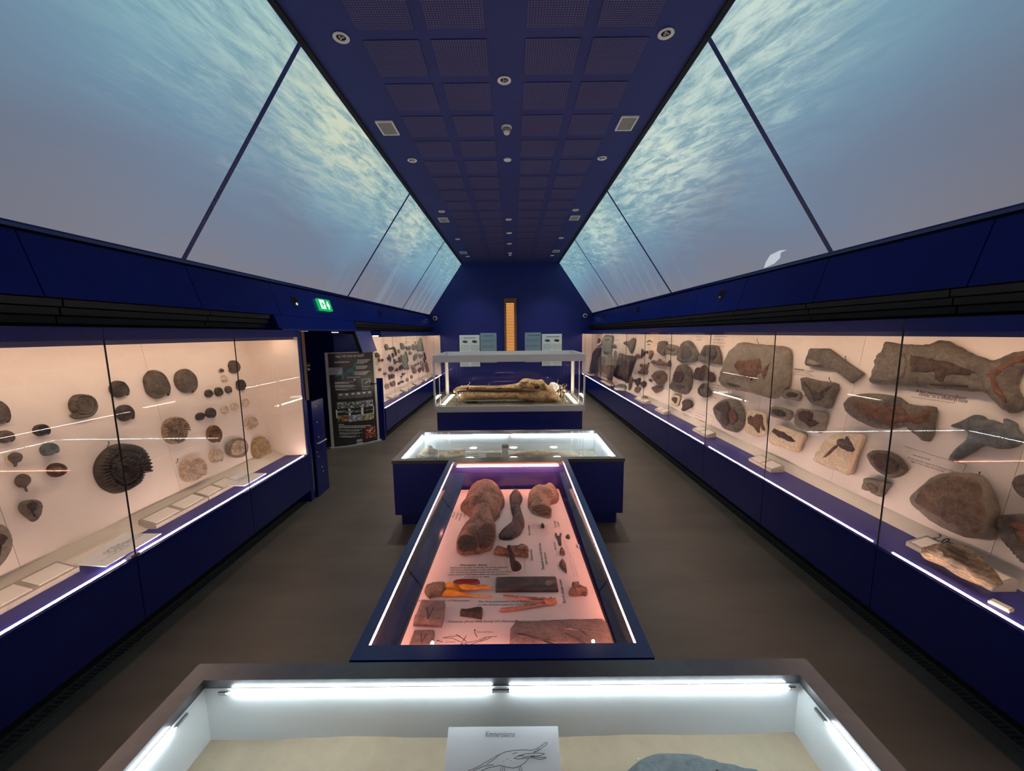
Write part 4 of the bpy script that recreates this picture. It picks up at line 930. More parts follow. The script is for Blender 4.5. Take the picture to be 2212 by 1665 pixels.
# slender jawed skull model
h = PX('slender_skull_model', 'I', [(1200, 1150), (1240, 1125), (1290, 1118), (1316, 1135), (1300, 1165), (1250, 1182), (1215, 1170)], .035, 'pink_bone', 'slender pinkish flying reptile skull with long toothed jaws', 'model', rough=.35, res=14)
rel_px('upper_jaw', PF, 'I', [(895, 1088), (915, 1090), (1000, 1110), (1080, 1115), (1200, 1120), (1245, 1132), (1200, 1136), (1100, 1130), (1210, 1155), (1200, 1162), (1060, 1135), (980, 1118), (900, 1098)], .02, 'pink_bone', h, off=.012, res=30)
rel_px('lower_jaw', PF, 'I', [(865, 1222), (872, 1212), (960, 1200), (1080, 1182), (1160, 1165), (1225, 1155), (1225, 1165), (1150, 1182), (1040, 1208), (940, 1226), (870, 1230)], .02, 'pink_bone', h, off=.005, res=30)
for i in range(20):
    f = i/19; x = 880+f*180
    rel_px('tooth', PF, 'I', [(x-2.5, 1213-f*26), (x+2.5, 1212-f*26), (x+1, 1197-f*22)], .004, 'pink_bone', h, off=.012, per=1, res=3)
    rel_px('tooth', PF, 'I', [(x+25, 1096+f*14), (x+30, 1097+f*14), (x+27, 1108+f*14)], .004, 'pink_bone', h, off=.012, per=1, res=3)
def vgroove(crop, a, b, c_): return [a, ((a[0]+c_[0])/2+2, (a[1]+c_[1])/2), c_, ((b[0]+c_[0])/2+2, (b[1]+c_[1])/2), b, (b[0]-12, b[1]+8), (c_[0]-2, c_[1]-30), (a[0]+10, a[1]+2)]
PX('stone_tile', 'I', [(248, 1145), (440, 1150), (434, 1265), (412, 1352), (190, 1338), (192, 1320), (215, 1260)], .038, 'slab_taupe', 'square brown stone tile holding V shaped bones, upper of two', 'stone', per=1, bevel=.006, rough=.04, res=18, dome=0,
   kids=[('v_bone', [(288, 1192), (300, 1190), (312, 1240), (308, 1290), (300, 1292), (296, 1240)], .009, 'slab_taupe_dark', dict(per=1)), ('v_bone', [(346, 1192), (358, 1194), (330, 1245), (310, 1294), (304, 1288), (322, 1240)], .009, 'slab_taupe_dark', dict(per=1))])
PX('stone_tile', 'I', [(196, 1378), (360, 1376), (345, 1490), (330, 1540), (150, 1540), (165, 1490)], .03, 'slab_taupe', 'square brown stone tile holding V shaped bones, cut by the front rim', 'stone', per=1, bevel=.006, rough=.04, res=16, dome=0,
   kids=[('v_bone', [(242, 1400), (252, 1398), (260, 1440), (256, 1480), (250, 1482), (248, 1440)], .007, 'slab_taupe_dark', dict(per=1)), ('v_bone', [(286, 1400), (298, 1400), (276, 1440), (258, 1484), (252, 1480), (268, 1440)], .007, 'slab_taupe_dark', dict(per=1))])
PX('stone_wedge', 'I', [(556, 1212), (640, 1205), (690, 1192), (734, 1190), (730, 1250), (724, 1290), (640, 1268), (558, 1255)], .03, 'slate_dark', 'small dark wedge shaped stone with a carved bone', 'stone', per=1, bevel=.008, res=16,
   kids=[('carved_bone', [(600, 1232), (660, 1236), (700, 1212), (712, 1225), (690, 1250), (650, 1245)], .008, 'umber')])
PX('bone_slab', 'I', [(950, 1350), (990, 1315), (1300, 1300), (1695, 1288), (1720, 1350), (1740, 1420), (1760, 1500), (1780, 1560), (940, 1560), (945, 1480)], .04, 'slab_taupe', 'large brown stone slab with raised thin bones, bottom right of pink case', 'stone', per=1, bevel=.012, rough=.05, res=30, dome=0,
   kids=[('thin_bone', [(1010, 1400), (1040, 1395), (1200, 1450), (1320, 1495), (1300, 1500), (1160, 1455), (1020, 1415)], .008, 'slab_taupe_dark'), ('thin_bone', [(1370, 1350), (1400, 1345), (1500, 1362), (1650, 1380), (1680, 1385), (1640, 1395), (1500, 1378), (1375, 1362)], .010, 'slab_taupe'),
         ('thin_bone', [(1490, 1372), (1502, 1370), (1560, 1425), (1545, 1428)], .006, 'slab_taupe_dark'), ('thin_bone', [(1380, 1400), (1400, 1398), (1520, 1470), (1550, 1500), (1500, 1490)], .008, 'slab_taupe_dark'), ('thin_bone', [(1470, 1440), (1490, 1436), (1560, 1500), (1530, 1502)], .008, 'slab_taupe_dark'),
         ('thin_bone', [(1200, 1455), (1240, 1445), (1320, 1470), (1240, 1462)], .006, 'slab_taupe_dark'), ('thin_bone', [(1235, 1440), (1248, 1425), (1256, 1426), (1248, 1452)], .006, 'slab_taupe_dark')])
PX('tail_vertebra', 'I', [(1405, 1080), (1420, 1060), (1435, 1050), (1440, 1010), (1430, 985), (1445, 988), (1455, 1000), (1470, 985), (1490, 985), (1488, 1020), (1500, 1045), (1550, 1065), (1552, 1085), (1540, 1105), (1500, 1100), (1460, 1110), (1420, 1105)], .045, 'bone', 'winged brown vertebra low on the right of the pink lit board', 'bone', rough=.25, res=22)
PX('claw', 'I', [(1332, 835), (1345, 812), (1365, 812), (1382, 840), (1388, 880), (1392, 930), (1375, 915), (1350, 885), (1335, 860)], .03, 'bone', 'curved brown claw on the right of the pink lit board', 'claw', rough=.08, res=14)
PX('toe_bone', 'I', [(1335, 745), (1342, 728), (1362, 728), (1370, 745), (1378, 775), (1365, 792), (1342, 790), (1335, 775)], .03, 'bone', 'rounded brown toe bone just above the curved claw', 'bone', res=12)
PX('forked_bone', 'I', [(1298, 620), (1308, 605), (1318, 630), (1330, 640), (1336, 610), (1350, 612), (1345, 650), (1350, 712), (1330, 716), (1318, 665), (1305, 640)], .02, 'bone_dark', 'small dark forked bone above the toe bone', 'bone', res=18)
PX('pebble_bone', 'I', [(1382, 640), (1395, 626), (1412, 630), (1416, 655), (1402, 666), (1386, 655)], .02, 'slate', 'small round dark bone right of the forked bone', 'bone', res=10)
PX('tiny_bone', 'I', [(1192, 545), (1200, 530), (1210, 545), (1216, 572), (1205, 580), (1192, 575)], .02, 'black_fossil', 'tiny black upright bone below the sawn bone head', 'bone', res=10)
cl = PX('clip', 'I', [(1460, 702), (1494, 704), (1498, 735), (1466, 734)], .012, 'chrome', 'small clear clip on the right edge of the pink lit board', 'clip', per=1, res=6)
# handwriting on the board: (text, crop px of the baseline start, size, rotation, stretch)
def WR(body, px, size, ang=0, sx=.8, crop='I'):
    a, b = PF.hit(*cp(crop, px), 0); return text(body, PF, a, b, size, 'ink', pc, .0012, math.radians(ang), .22, sx=sx)
WR('Pterosaur Story', (552, 878), .034)
for i, l in enumerate(('Before birds fully evolved, the flying reptiles', 'known as Pterosaurs ruled the skies', 'this collection of Pterosaur fossils is one of the', 'most diverse and important set of specimens', 'ever found to date')):
    WR(l, (475-[0, -8, 2, 18, -110][i], 897+i*18), .023, sx=.88)
WR('Partial wing bones of Pterosaurs', (215, 1158), .023, sx=.95); WR('The first pterosaur skull found', (692, 1163), .023, sx=.98); WR('on the Dorset coast for over 200 years', (692, 1187), .021, sx=.95)
WR('Humerus (front limb bone) of a Pterosaur', (456, 1322), .023, sx=.90); WR('Partial wing of Pterosaur', (985, 1318), .023, sx=1.0)
WR('Part of a dinosaur scapula', (1388, 1172), .026, 90, .85); WR('Cetiosaurus vertebra', (1128, 838), .026, 90, .7)
WR('Thigh bone of a small dinosaur', (1108, 640), .024, 90, .62); WR('Theropods were small at first, later', (1218, 910), .026, 90, .95); WR('capable of great speed', (1242, 870), .024, 90, .75)
WR('Bones of a small', (1312, 752), .024, 90, .72); WR('Toe of a young', (1315, 580), .030, 90, .7); WR('theropod', (1338, 570), .030, 90, .8)
for i, l in enumerate(('Leg bones', 'Huge bones carried the', 'weight and size of the', 'great four legged', 'dinosaurs')): WR(l, (590-i*27, 470-i*4), .026, -90, .62)
WR('Bones of the hind leg', (535, 320), .034, -90, .55)
WR('front limb bone', (685, 1400), .014, 0, .9); WR('arm bone', (440, 1478), .013, 0, .9)
ribbon('wing_sketch', PF, 'I', [[(420, 1440), (470, 1428), (520, 1424), (545, 1420), (570, 1440), (590, 1452), (610, 1475)], [(525, 1412), (590, 1452)], [(605, 1422), (580, 1460), (560, 1490)], [(610, 1475), (650, 1470), (700, 1458), (750, 1435), (845, 1426)], [(700, 1470), (760, 1440)], [(640, 1490), (720, 1462)], [(430, 1438), (500, 1442), (560, 1470)],
    [(672, 1376), (672, 1400), (690, 1432)], [(665, 1380), (672, 1374), (684, 1378)], [(380, 1458), (420, 1472)], [(378, 1465), (380, 1457), (392, 1458)], [(560, 1492), (590, 1480), (612, 1490)], [(800, 1430), (770, 1450), (720, 1465)]], .003, 'ink', pc)
for i, (x, y) in enumerate(((1068, 930), (1400, 780), (1425, 820), (1452, 960), (1478, 965))):
    a, b = PF.hit(*cp('I', (x, y)), 0); scribble(PF, a, b, .22, 1, .012, 'ink_soft', pc, math.pi/2, .001, i+2, .001)

# ------------------------------------------------------------------ glass case with the long jawed skull
gy0, gy1, gx = 6.10, 7.36, 1.195
gc = empty('glass_case', (TX, 6.73, 0), 'tall glass case with steel frame holding the giant skull', 'display case')
box('base', TX-gx+.035, TX+gx-.035, gy0+.03, gy1-.03, 0, .77, 'blue', gc)
zf0, zf1, zc0, zc1 = .765, .862, 1.56, 1.672
for (a, b, c_, d) in ((-gx, gx, gy0, gy0+.03), (-gx, gx, gy1-.03, gy1), (-gx, -gx+.03, gy0+.03, gy1-.03), (gx-.03, gx, gy0+.03, gy1-.03)): box('lower_rail', TX+a, TX+b, c_, d, zf0, zf1, 'steel_light', gc)
box('deck', TX-gx+.03, TX+gx-.03, gy0+.03, gy1-.03, .77, .80, 'steel_light', gc)
for (a, b, c_, d) in ((-gx, gx, gy0, gy0+.03), (-gx, gx, gy1-.03, gy1), (-gx, -gx+.03, gy0+.03, gy1-.03), (gx-.03, gx, gy0+.03, gy1-.03)): box('upper_rail', TX+a, TX+b, c_, d, zc0, zc1, 'steel_light', gc)
box('canopy', TX-gx+.03, TX+gx-.03, gy0+.03, gy1-.03, zc0+.03, zc0+.05, 'white_in', gc)
for sx, sy in ((-1, 0), (1, 0), (-1, 1), (1, 1)):
    x = TX+sx*(gx-.012); y = (gy0+.012, gy1-.03)[sy]; w_ = .014 if sy == 0 else .026
    box('post', x-w_, x+w_, y-.010, y+.010, zf1, zc0, 'alu' if sy else 'steel_light', gc)
for sx in (-1, 1): box('hinge_bar', TX+sx*(gx-.09)-.006, TX+sx*(gx-.09)+.006, gy0+.03, gy0+.045, zf1, zc0, 'alu', gc)
mk('glass_pane', [(TX-gx+.02, gy0+.008, zf1), (TX+gx-.02, gy0+.008, zf1), (TX+gx-.02, gy0+.008, zc0), (TX-gx+.02, gy0+.008, zc0)], [(0, 1, 2, 3)], 'glass_clear', gc)
mk('glass_pane', [(TX-gx+.02, gy1-.01, zf1), (TX+gx-.02, gy1-.01, zf1), (TX+gx-.02, gy1-.01, zc0), (TX-gx+.02, gy1-.01, zc0)], [(3, 2, 1, 0)], 'glass', gc)
for sx in (-1, 1):
    x = TX+sx*(gx-.008); mk('glass_pane', [(x, gy0+.02, zf1), (x, gy1-.02, zf1), (x, gy1-.02, zc0), (x, gy0+.02, zc0)], [(0, 1, 2, 3) if sx > 0 else (3, 2, 1, 0)], 'glass_clear', gc)
    x1, x2 = sorted((TX+sx*(gx-.10), TX+sx*(gx-.16))); box('led_bar', x1, x2, gy0+.09, gy1-.12, zf1-.03, zf1+.012, 'alu', gc); xm = (x1+x2)/2; box('led_bar_light', xm-.028, xm+.028, gy0+.10, gy1-.13, zf1+.012, zf1+.016, 'led_skull', gc)
    x1, x2 = sorted((TX+sx*(gx-.24), TX+sx*(gx-.50))); box('led_bar', x1, x2, gy1-.10, gy1-.06, zf1-.03, zf1+.012, 'led_skull_soft', gc)
for i in range(3):
    for y in (6.60, 7.20):
        x = .0+(i-1)*.76; s_ = MB().lathe((x, y, zc0+.03), [(.001, -.004), (.070, -.004), (.074, 0)], 24).obj('spot_lamp', 'spot_lamp', gc)
        MB().lathe((x, y, zc0+.03), [(.070, -.006), (.084, -.008), (.086, 0)], 24).obj('spot_ring', 'white_plastic', s_)
sand_bed('sand_bed', TX-gx+.03, TX+gx-.03, gy0+.03, gy1-.03, .838, 'sand_grey', 'sandy gravel bed under the giant skull', amp=.010, n=50, seed=5)
VJ = Frame((0, 6.62, .84), (1, 0, 0), (0, 0, 1))
sk = thing_px('giant_skull', VJ, 'J', [(430, 700), (470, 655), (560, 640), (700, 640), (900, 645), (1100, 640), (1300, 630), (1480, 620), (1620, 620), (1690, 660), (1740, 720), (1748, 770), (1700, 800), (1580, 802), (1450, 785), (1320, 762), (1180, 745), (1000, 742), (800, 748), (620, 752), (500, 745), (440, 730)], .20, 'skull_bone', 'giant long jawed fossil skull lying on its side in the glass case', 'fossil', double=True, rough=.42, res=64, dome=.3, off=.0)
VU = Frame((0, 6.66, .84), (1, 0, 0), (0, 0, 1))
uj = rel_px('upper_jaw', VU, 'J', [(345, 625), (370, 600), (420, 580), (500, 568), (620, 572), (760, 570), (900, 572), (1000, 565), (1130, 550), (1200, 530), (1250, 485), (1320, 475), (1400, 490), (1460, 495), (1510, 490), (1570, 555), (1630, 590), (1640, 630), (1560, 645), (1400, 640), (1200, 632), (1000, 632), (800, 628), (600, 625), (430, 628), (370, 650), (350, 645)], .20, 'skull_bone', sk, double=True, rough=.75, res=64, dome=.3)
for px in ([(1190, 560), (1230, 500), (1300, 482), (1330, 500), (1280, 530), (1240, 580), (1210, 600)], [(1350, 520), (1420, 505), (1470, 530), (1500, 580), (1480, 600), (1450, 560), (1390, 545)], [(1480, 540), (1530, 510), (1560, 560), (1600, 600), (1560, 620), (1520, 580)], [(1240, 600), (1320, 590), (1400, 605), (1480, 615), (1420, 630), (1300, 622)], [(560, 580), (700, 576), (820, 582), (900, 590), (800, 600), (640, 596)]):
    rel_px('bone_fold', VU, 'J', px, .05, 'skull_bone', sk, off=.165, res=16, rough=.6)
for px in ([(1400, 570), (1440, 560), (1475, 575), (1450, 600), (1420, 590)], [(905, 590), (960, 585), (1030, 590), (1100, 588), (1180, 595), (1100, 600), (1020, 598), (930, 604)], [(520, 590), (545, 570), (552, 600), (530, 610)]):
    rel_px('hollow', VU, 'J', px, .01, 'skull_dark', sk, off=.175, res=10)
for i, (x, y, dx, l) in enumerate([(470, 640, -8, 45), (500, 640, 6, 50), (610, 640, 22, 60), (640, 640, 0, 60), (690, 645, -14, 55), (715, 645, -10, 50), (735, 645, 10, 50), (760, 645, 8, 45), (395, 625, -10, 40), (1530, 640, 10, 40), (440, 640, 3, 36), (560, 640, 8, 42)]):
    a = VU.hit(*cp('J', (x, y)), .15); b = VU.hit(*cp('J', (x-dx, y+l)), .15)
    MB().tube([VU.pt(*a, .15), VU.pt((a[0]*.4+b[0]*.6)+.006, a[1]*.4+b[1]*.6, .16), VU.pt(*b, .15)], [.013, .010, .001], 8).obj('tooth', 'tooth', uj, None, True)
thing_px('metal_cradle', Frame((0, 6.50, .835), (1, 0, 0), (0, 0, 1)), 'J', [(520, 765), (660, 762), (668, 775), (640, 790), (560, 788), (525, 782)], .06, 'black', 'black metal cradle under the front of the giant skull', 'stand', double=True, res=12)
rn = random.Random(11)
# dried plant stems standing behind the skull's neck
for i, (x, y, x2, y2, r, lb) in enumerate([(1690, 580, 1708, 475, .009, 'pale upright driftwood stick tallest behind the giant skull'), (1720, 600, 1770, 545, .012, 'short forked driftwood stick behind the giant skull'), (1760, 600, 1835, 548, .010, 'driftwood stick leaning right beyond the giant skull'), (1790, 640, 1850, 640, .010, 'low driftwood stick lying at the right of the giant skull'), (1650, 600, 1600, 520, .010, 'thin driftwood stick leaning left behind the giant skull'), (1740, 640, 1800, 590, .010, 'rough driftwood stick in the right pile')]):
    Yk = 6.9; a = at(*cp('J', (x, y)), 1, Yk); b = at(*cp('J', (x2, y2)), 1, Yk-.05); c_ = Vector((a.x-.03, Yk+.02, .84))
    mb = MB().tube([c_, a, (a+b)/2+Vector((rn.uniform(-.012, .012), 0, .01)), b], [r*1.3, r*1.1, r*.9, r*.3], 7)
    for k in range(3):
        q = a.lerp(b, .3+.2*k); mb.tube([q, q+Vector((rn.uniform(-.05, .06), rn.uniform(-.03, .03), rn.uniform(.02, .06)))], [r*.6, r*.15], 6)
    tag(mb.obj('driftwood_stick', 'branch', None, None, True), lb, 'driftwood', 'driftwood behind the skull')
t = thing_px('white_crystal', Frame((0, 6.86, .84), (1, 0, 0), (0, 0, 1)), 'J', [(1590, 590), (1610, 530), (1650, 515), (1690, 530), (1720, 570), (1700, 620), (1640, 640)], .08, 'white_plastic', 'white lumpy chunk behind the back of the giant skull', 'stone', double=True, rough=.5, res=12, jag=.03)
mb = MB()
for i in range(1400):
    if i < 560: x = rn.uniform(-1.1, -.72)
    elif i < 1100: x = rn.uniform(.72, 1.1)
    else: x = rn.uniform(-1.1, 1.1)
    y = rn.uniform(gy0+.06, gy1-.08); s_ = rn.uniform(.004, .013); c_ = Vector((TX+x, y, .842)); A_ = rn.uniform(0, 3)
    u_ = Vector((math.cos(A_), math.sin(A_), rn.uniform(-.3, .3)))*s_; v_ = Vector((-math.sin(A_), math.cos(A_), 0))*s_*rn.uniform(.4, .8)
    mb.add([c_+u_, c_+v_, c_-u_, c_-v_, c_+Vector((0, 0, s_*.8)), c_-Vector((0, 0, s_*.6))], [(0, 1, 4), (1, 2, 4), (2, 3, 4), (3, 0, 4), (1, 0, 5), (2, 1, 5), (3, 2, 5), (0, 3, 5)])
tag(mb.obj('gravel', 'gravel'), 'loose brown gravel scattered at both ends of the skull case', 'gravel', None, 'stuff')

# ------------------------------------------------------------------ near left case: coiled ammonites
GL = 'ammonites in the near left case'
AM = [  # centre, w, h (crop A), thickness, material, rotation, ribs, rib depth, spread, label
 ((2, 787), 165, 160, .03, 'ammo_brown', -.9, 30, .04, 1.3, 'round dark shell cut by the left photo edge'),
 ((50, 955), 120, 85, .025, 'ammo_brown', -.9, 22, .05, 1.4, 'small brown shell just under the shell cut by the photo edge'),
 ((295, 910), 118, 78, .025, 'ammo_black', -.75, 22, .03, 1.5, 'small black tailed shell upper left, above the blue grey one'),
 ((350, 1040), 128, 86, .025, 'slate_blue', -.7, 22, .04, 1.4, 'small blue grey shell left of the huge black ammonite'),
 ((580, 748), 215, 165, .045, 'ammo_brown', 3.7, 24, .14, 1.42, 'large grey brown ammonite alone left of the glass joint'),
 ((825, 630), 136, 112, .03, 'ammo_black', -.75, 22, .05, 1.4, 'dark shell right of the joint, level with the two big discs'),
 ((866, 793), 128, 108, .03, 'ammo_black', -.8, 22, .04, 1.4, 'dark shell with a pale glint, below another right of the joint'),
 ((1083, 597), 188, 190, .035, 'ammo_brown', -.8, 26, .05, 1.35, 'left one of the two big brown discs side by side'),
 ((1280, 578), 166, 166, .035, 'ammo_brown', -1.2, 26, .04, 1.22, 'right one of the two big brown discs side by side'),
 ((868, 1160), 395, 325, .10, 'ammo_black', -.42, 34, .42, 1.45, 'huge black ribbed ammonite behind the glass joint'),
 ((1215, 912), 195, 182, .055, 'ammo_tan', -.2, 26, .45, 1.3, 'coarse tan ribbed ammonite with broken lower rim'),
 ((1333, 1175), 185, 165, .06, 'ammo_pale', -.75, 32, .40, 1.4, 'large pale cream ribbed ammonite low in the case'),
 ((1472, 940), 106, 122, .035, 'ammo_amber', -1.2, 22, .22, 1.25, 'shiny amber brown ammonite beside the tan ribbed one'),
 ((1485, 1085), 96, 100, .03, 'ammo_pale', -.9, 22, .35, 1.45, 'small pale ammonite between cream and white ribbed ones'),
 ((1793, 1045), 130, 175, .06, 'ammo_gold', -1.2, 26, .25, 1.3, 'yellowish ammonite standing on the blue shelf at the far end'),
 ((1723, 865), 94, 90, .03, 'ammo_pale', -.5, 18, .4, 1.4, 'pale broken ammonite above the yellowish standing one'),
 ((1605, 478), 86, 84, .03, 'ammo_brown', 3.6, 20, .2, 1.3, 'brown shell topmost at the far end of the near left case'),
 ((1650, 605), 72, 74, .025, 'ammo_black', 3.4, 20, .3, 1.3, 'small dark ribbed shell second from the top, far end'),
 ((1537, 558), 40, 40, .015, 'ammo_pale', -.9, 12, .3, 1.4, 'tiny pale broken shell left of the far end joint'),
 ((1433, 662), 56, 52, .018, 'ammo_black', -.5, 14, .08, 1.2, 'left one of three little dark shells in a row'),
 ((1500, 650), 58, 60, .02, 'ammo_black', -.7, 14, .08, 1.2, 'middle one of three little dark shells in a row'),
 ((1565, 635), 46, 46, .018, 'ammo_brown', -.9, 14, .3, 1.3, 'right one of three little shells in a row'),
 ((1377, 818), 68, 52, .02, 'ammo_black', -.2, 12, .1, 1.4, 'little glossy dark shell with a spiral mark, left of its twin'),
 ((1447, 795), 72, 70, .022, 'ammo_black', -1.2, 14, .08, 1.2, 'glossy round dark shell above the amber ammonite'),
 ((1540, 773), 56, 52, .018, 'ammo_pale', 1, 14, .2, 1.2, 'first of three tiny pale shells climbing to the right'),
 ((1608, 750), 56, 52, .018, 'ammo_pale', 1.5, 14, .2, 1.2, 'middle one of three tiny pale shells climbing to the right'),
 ((1680, 724), 58, 55, .018, 'ammo_pale', 2, 14, .2, 1.2, 'last of three tiny pale shells climbing to the right'),
]
for (c_, w_, h_, th, mt, ro, rb, ra, g_, lb) in AM:
    ammonite(FRL, 'A', c_, w_*.88, h_*1.02, th*.7, mt, lb, ro, g_, int(rb*1.25), ra*.6, .015, GL)
# white ammonite set in its grey stone
o = thing_px('ammonite_in_stone', FRL, 'A', [(1555, 1010), (1590, 975), (1650, 965), (1690, 990), (1700, 1040), (1680, 1085), (1630, 1100), (1580, 1088), (1558, 1050)], .03, 'slate_grey', 'white ribbed ammonite set in a lump of grey stone', 'fossil', GL, off=.02, res=14)
ammonite(FRL, 'A', (1638, 1030), 100, 100, .03, 'ammo_pale', None, -.8, 1.35, 24, .4, .045, None, o, 'coil', cat=None)
for (px, th, mt, nm, lb, kids) in [
 ([(65, 1090), (100, 1062), (145, 1068), (163, 1095), (150, 1125), (128, 1135), (120, 1160), (105, 1160), (100, 1135), (75, 1120)], .02, 'ammo_brown', 'shell_fossil', 'brown shell with a stalk on a broken white patch', []),
 ([(110, 1265), (125, 1225), (165, 1208), (210, 1225), (220, 1260), (200, 1290), (190, 1300), (200, 1330), (185, 1328), (170, 1305), (135, 1300)], .02, 'ammo_brown', 'shell_fossil', 'brown shell with a stalk pointing down, left of the oval shell', []),
 ([(332, 1185), (350, 1148), (400, 1134), (450, 1150), (466, 1185), (450, 1215), (400, 1232), (355, 1222)], .03, 'umber', 'oval_shell', 'smooth oval brown shell left of the huge black ammonite', [('umbo', [(370, 1180), (395, 1160), (430, 1175), (420, 1200), (385, 1205)], .01, 'ammo_brown')]),
 ([(148, 1440), (165, 1400), (230, 1383), (285, 1395), (300, 1430), (290, 1485), (260, 1530), (235, 1532), (200, 1505), (165, 1475)], .04, 'slate', 'stone_nodule', 'rounded triangular grey stone low at the left with a dark fossil', [('fossil', [(190, 1415), (230, 1400), (262, 1420), (255, 1450), (235, 1465), (250, 1500), (235, 1500), (222, 1465), (190, 1440)], .012, 'black_fossil')]),
 ([(-60, 1560), (20, 1552), (70, 1580), (100, 1640), (103, 1700), (80, 1760), (20, 1840), (-60, 1880)], .05, 'slate_grey', 'stone_slab', 'big grey slab cut by the left photo edge at the bottom', [('fossil', [(-40, 1640), (20, 1620), (60, 1650), (20, 1700), (10, 1780), (-30, 1760)], .015, 'umber')]),
 ([(1504, 497), (1515, 491), (1530, 500), (1530, 514), (1517, 517), (1506, 508)], .012, 'ammo_brown', 'tiny_shell', 'tiniest brown shell near the top of the far end joint', []),
]:
    thing_px(nm, FRL, 'A', px, th, mt, lb, 'fossil', GL, kids, off=.02, res=14)
rel_px('pale_matrix', FRL, 'A', [(45, 1095), (70, 1070), (90, 1085), (85, 1110), (100, 1125), (80, 1150), (55, 1140)], .01, 'pale_stone', [o_ for o_ in COL.objects if o_.name.startswith('shell_fossil')][0], off=.01, res=8)
# trays of small label cards and flat drawings on the shelf
def shelf_tray(side, ya, yb, n, label, grp):
    x0, x1 = sorted((X(side, GX+.205), X(side, GX+.30))); t = empty('label_block', ((x0+x1)/2, (ya+yb)/2, .586), label, 'label block', grp)
    zb_, zf_ = .64, .615
    xi_, xo_ = X(side, GX+.20), X(side, GX+.33)
    MB().prism([(xi_, ya, .586), (xi_, ya, zf_), (xo_, ya, zb_+.015), (xo_, ya, .586)] if side > 0 else [(xi_, ya, .586), (xo_, ya, .586), (xo_, ya, zb_+.015), (xi_, ya, zf_)], (0, yb-ya, 0)).obj('block', 'tray', t)
    for i in range(n):
        a = ya+(yb-ya)*(i+.08)/n; b = ya+(yb-ya)*(i+.92)/n; f0, f1 = .12, .88
        q = [Vector((xi_+(xo_-xi_)*f, y, zf_+(zb_+.015-zf_)*f+.001)) for f, y in ((f0, a), (f1, a), (f1, b), (f0, b))]
        if side > 0: q = q[::-1]
        MB().prism(q if (q[1]-q[0]).cross(q[2]-q[1]).z > 0 else q[::-1], (0, 0, .003)).obj('card', 'card_warm', t)
    return t
for ya, yb_, n, wd in ((1.35, 1.80, 1, 'grey label block at the very left edge of the near left case'), (1.81, 2.22, 2, 'grey label block left of the large drawing card'), (2.74, 3.24, 2, 'grey label block just past the first glass joint, near left case'), (3.25, 3.62, 2, 'grey label block next to the smaller drawing card')):
    shelf_tray(-1, ya, yb_, n, wd, 'grey label blocks on the left shelf')
for pts, lb, sd in ((((158, 1218), (228, 1223), (348, 1152), (266, 1152)), 'large white card with an ammonite drawing on the left shelf', 1), (((470, 1048), (528, 1049), (575, 1022), (512, 1021)), 'smaller white drawing card on the left shelf near the far end', 2)):
    t, P_ = flat_card('drawing_card', pts, .622, lb, seed=sd, cat='card')
    cfr = Frame((P_[0].x, P_[0].y, .6225), (0, 1, 0), (-1, 0, 0))
    cen = sum((Vector(p) for p in P_), Vector())/4; ca, cb = (cen-cfr.o).dot(cfr.e1), (cen-cfr.o).dot(cfr.e2); s_ = 1.0 if sd == 1 else .7
    sp_ = [[(ca+s_*(.085*.86**(k/4))*math.cos(k/4)*.9, cb+s_*(.05*.86**(k/4))*math.sin(k/4)) for k in range(60)]]
    sp_ += [[(ca+.085*s_*math.cos(q), cb+.05*s_*math.sin(q)), (ca+.055*s_*math.cos(q), cb+.033*s_*math.sin(q))] for q in [j*.5 for j in range(12)]]
    sp_ += [[(ca+.06*s_, cb), (ca+.15*s_, cb+.015), (ca+.2*s_, cb+.03)], [(ca+.07*s_, cb-.02), (ca+.16*s_, cb-.01), (ca+.22*s_, cb+.01)], [(ca+.08*s_, cb+.02), (ca+.17*s_, cb+.04)]]
    ribbon('drawing', cfr, 'P', sp_, .003, 'ink_soft', t, .0035, plane=True)
    scribble(cfr, ca-.16*s_, cb-.055*s_, .2*s_, 1, .02, 'ink_soft', t, 0, .0035, 3+sd, .0015)
t = empty('glass_clamp', at(288, 1198, 2, .60), 'small metal glass clamp on the near left shelf edge', 'clamp')
p = at(288, 1199, 2, .60); box('block', p.x-.02, p.x+.015, p.y-.03, p.y+.03, .592, .606, 'chrome', t); box('tab', p.x-.02, p.x-.0, p.y-.05, p.y-.03, .592, .598, 'alu', t)

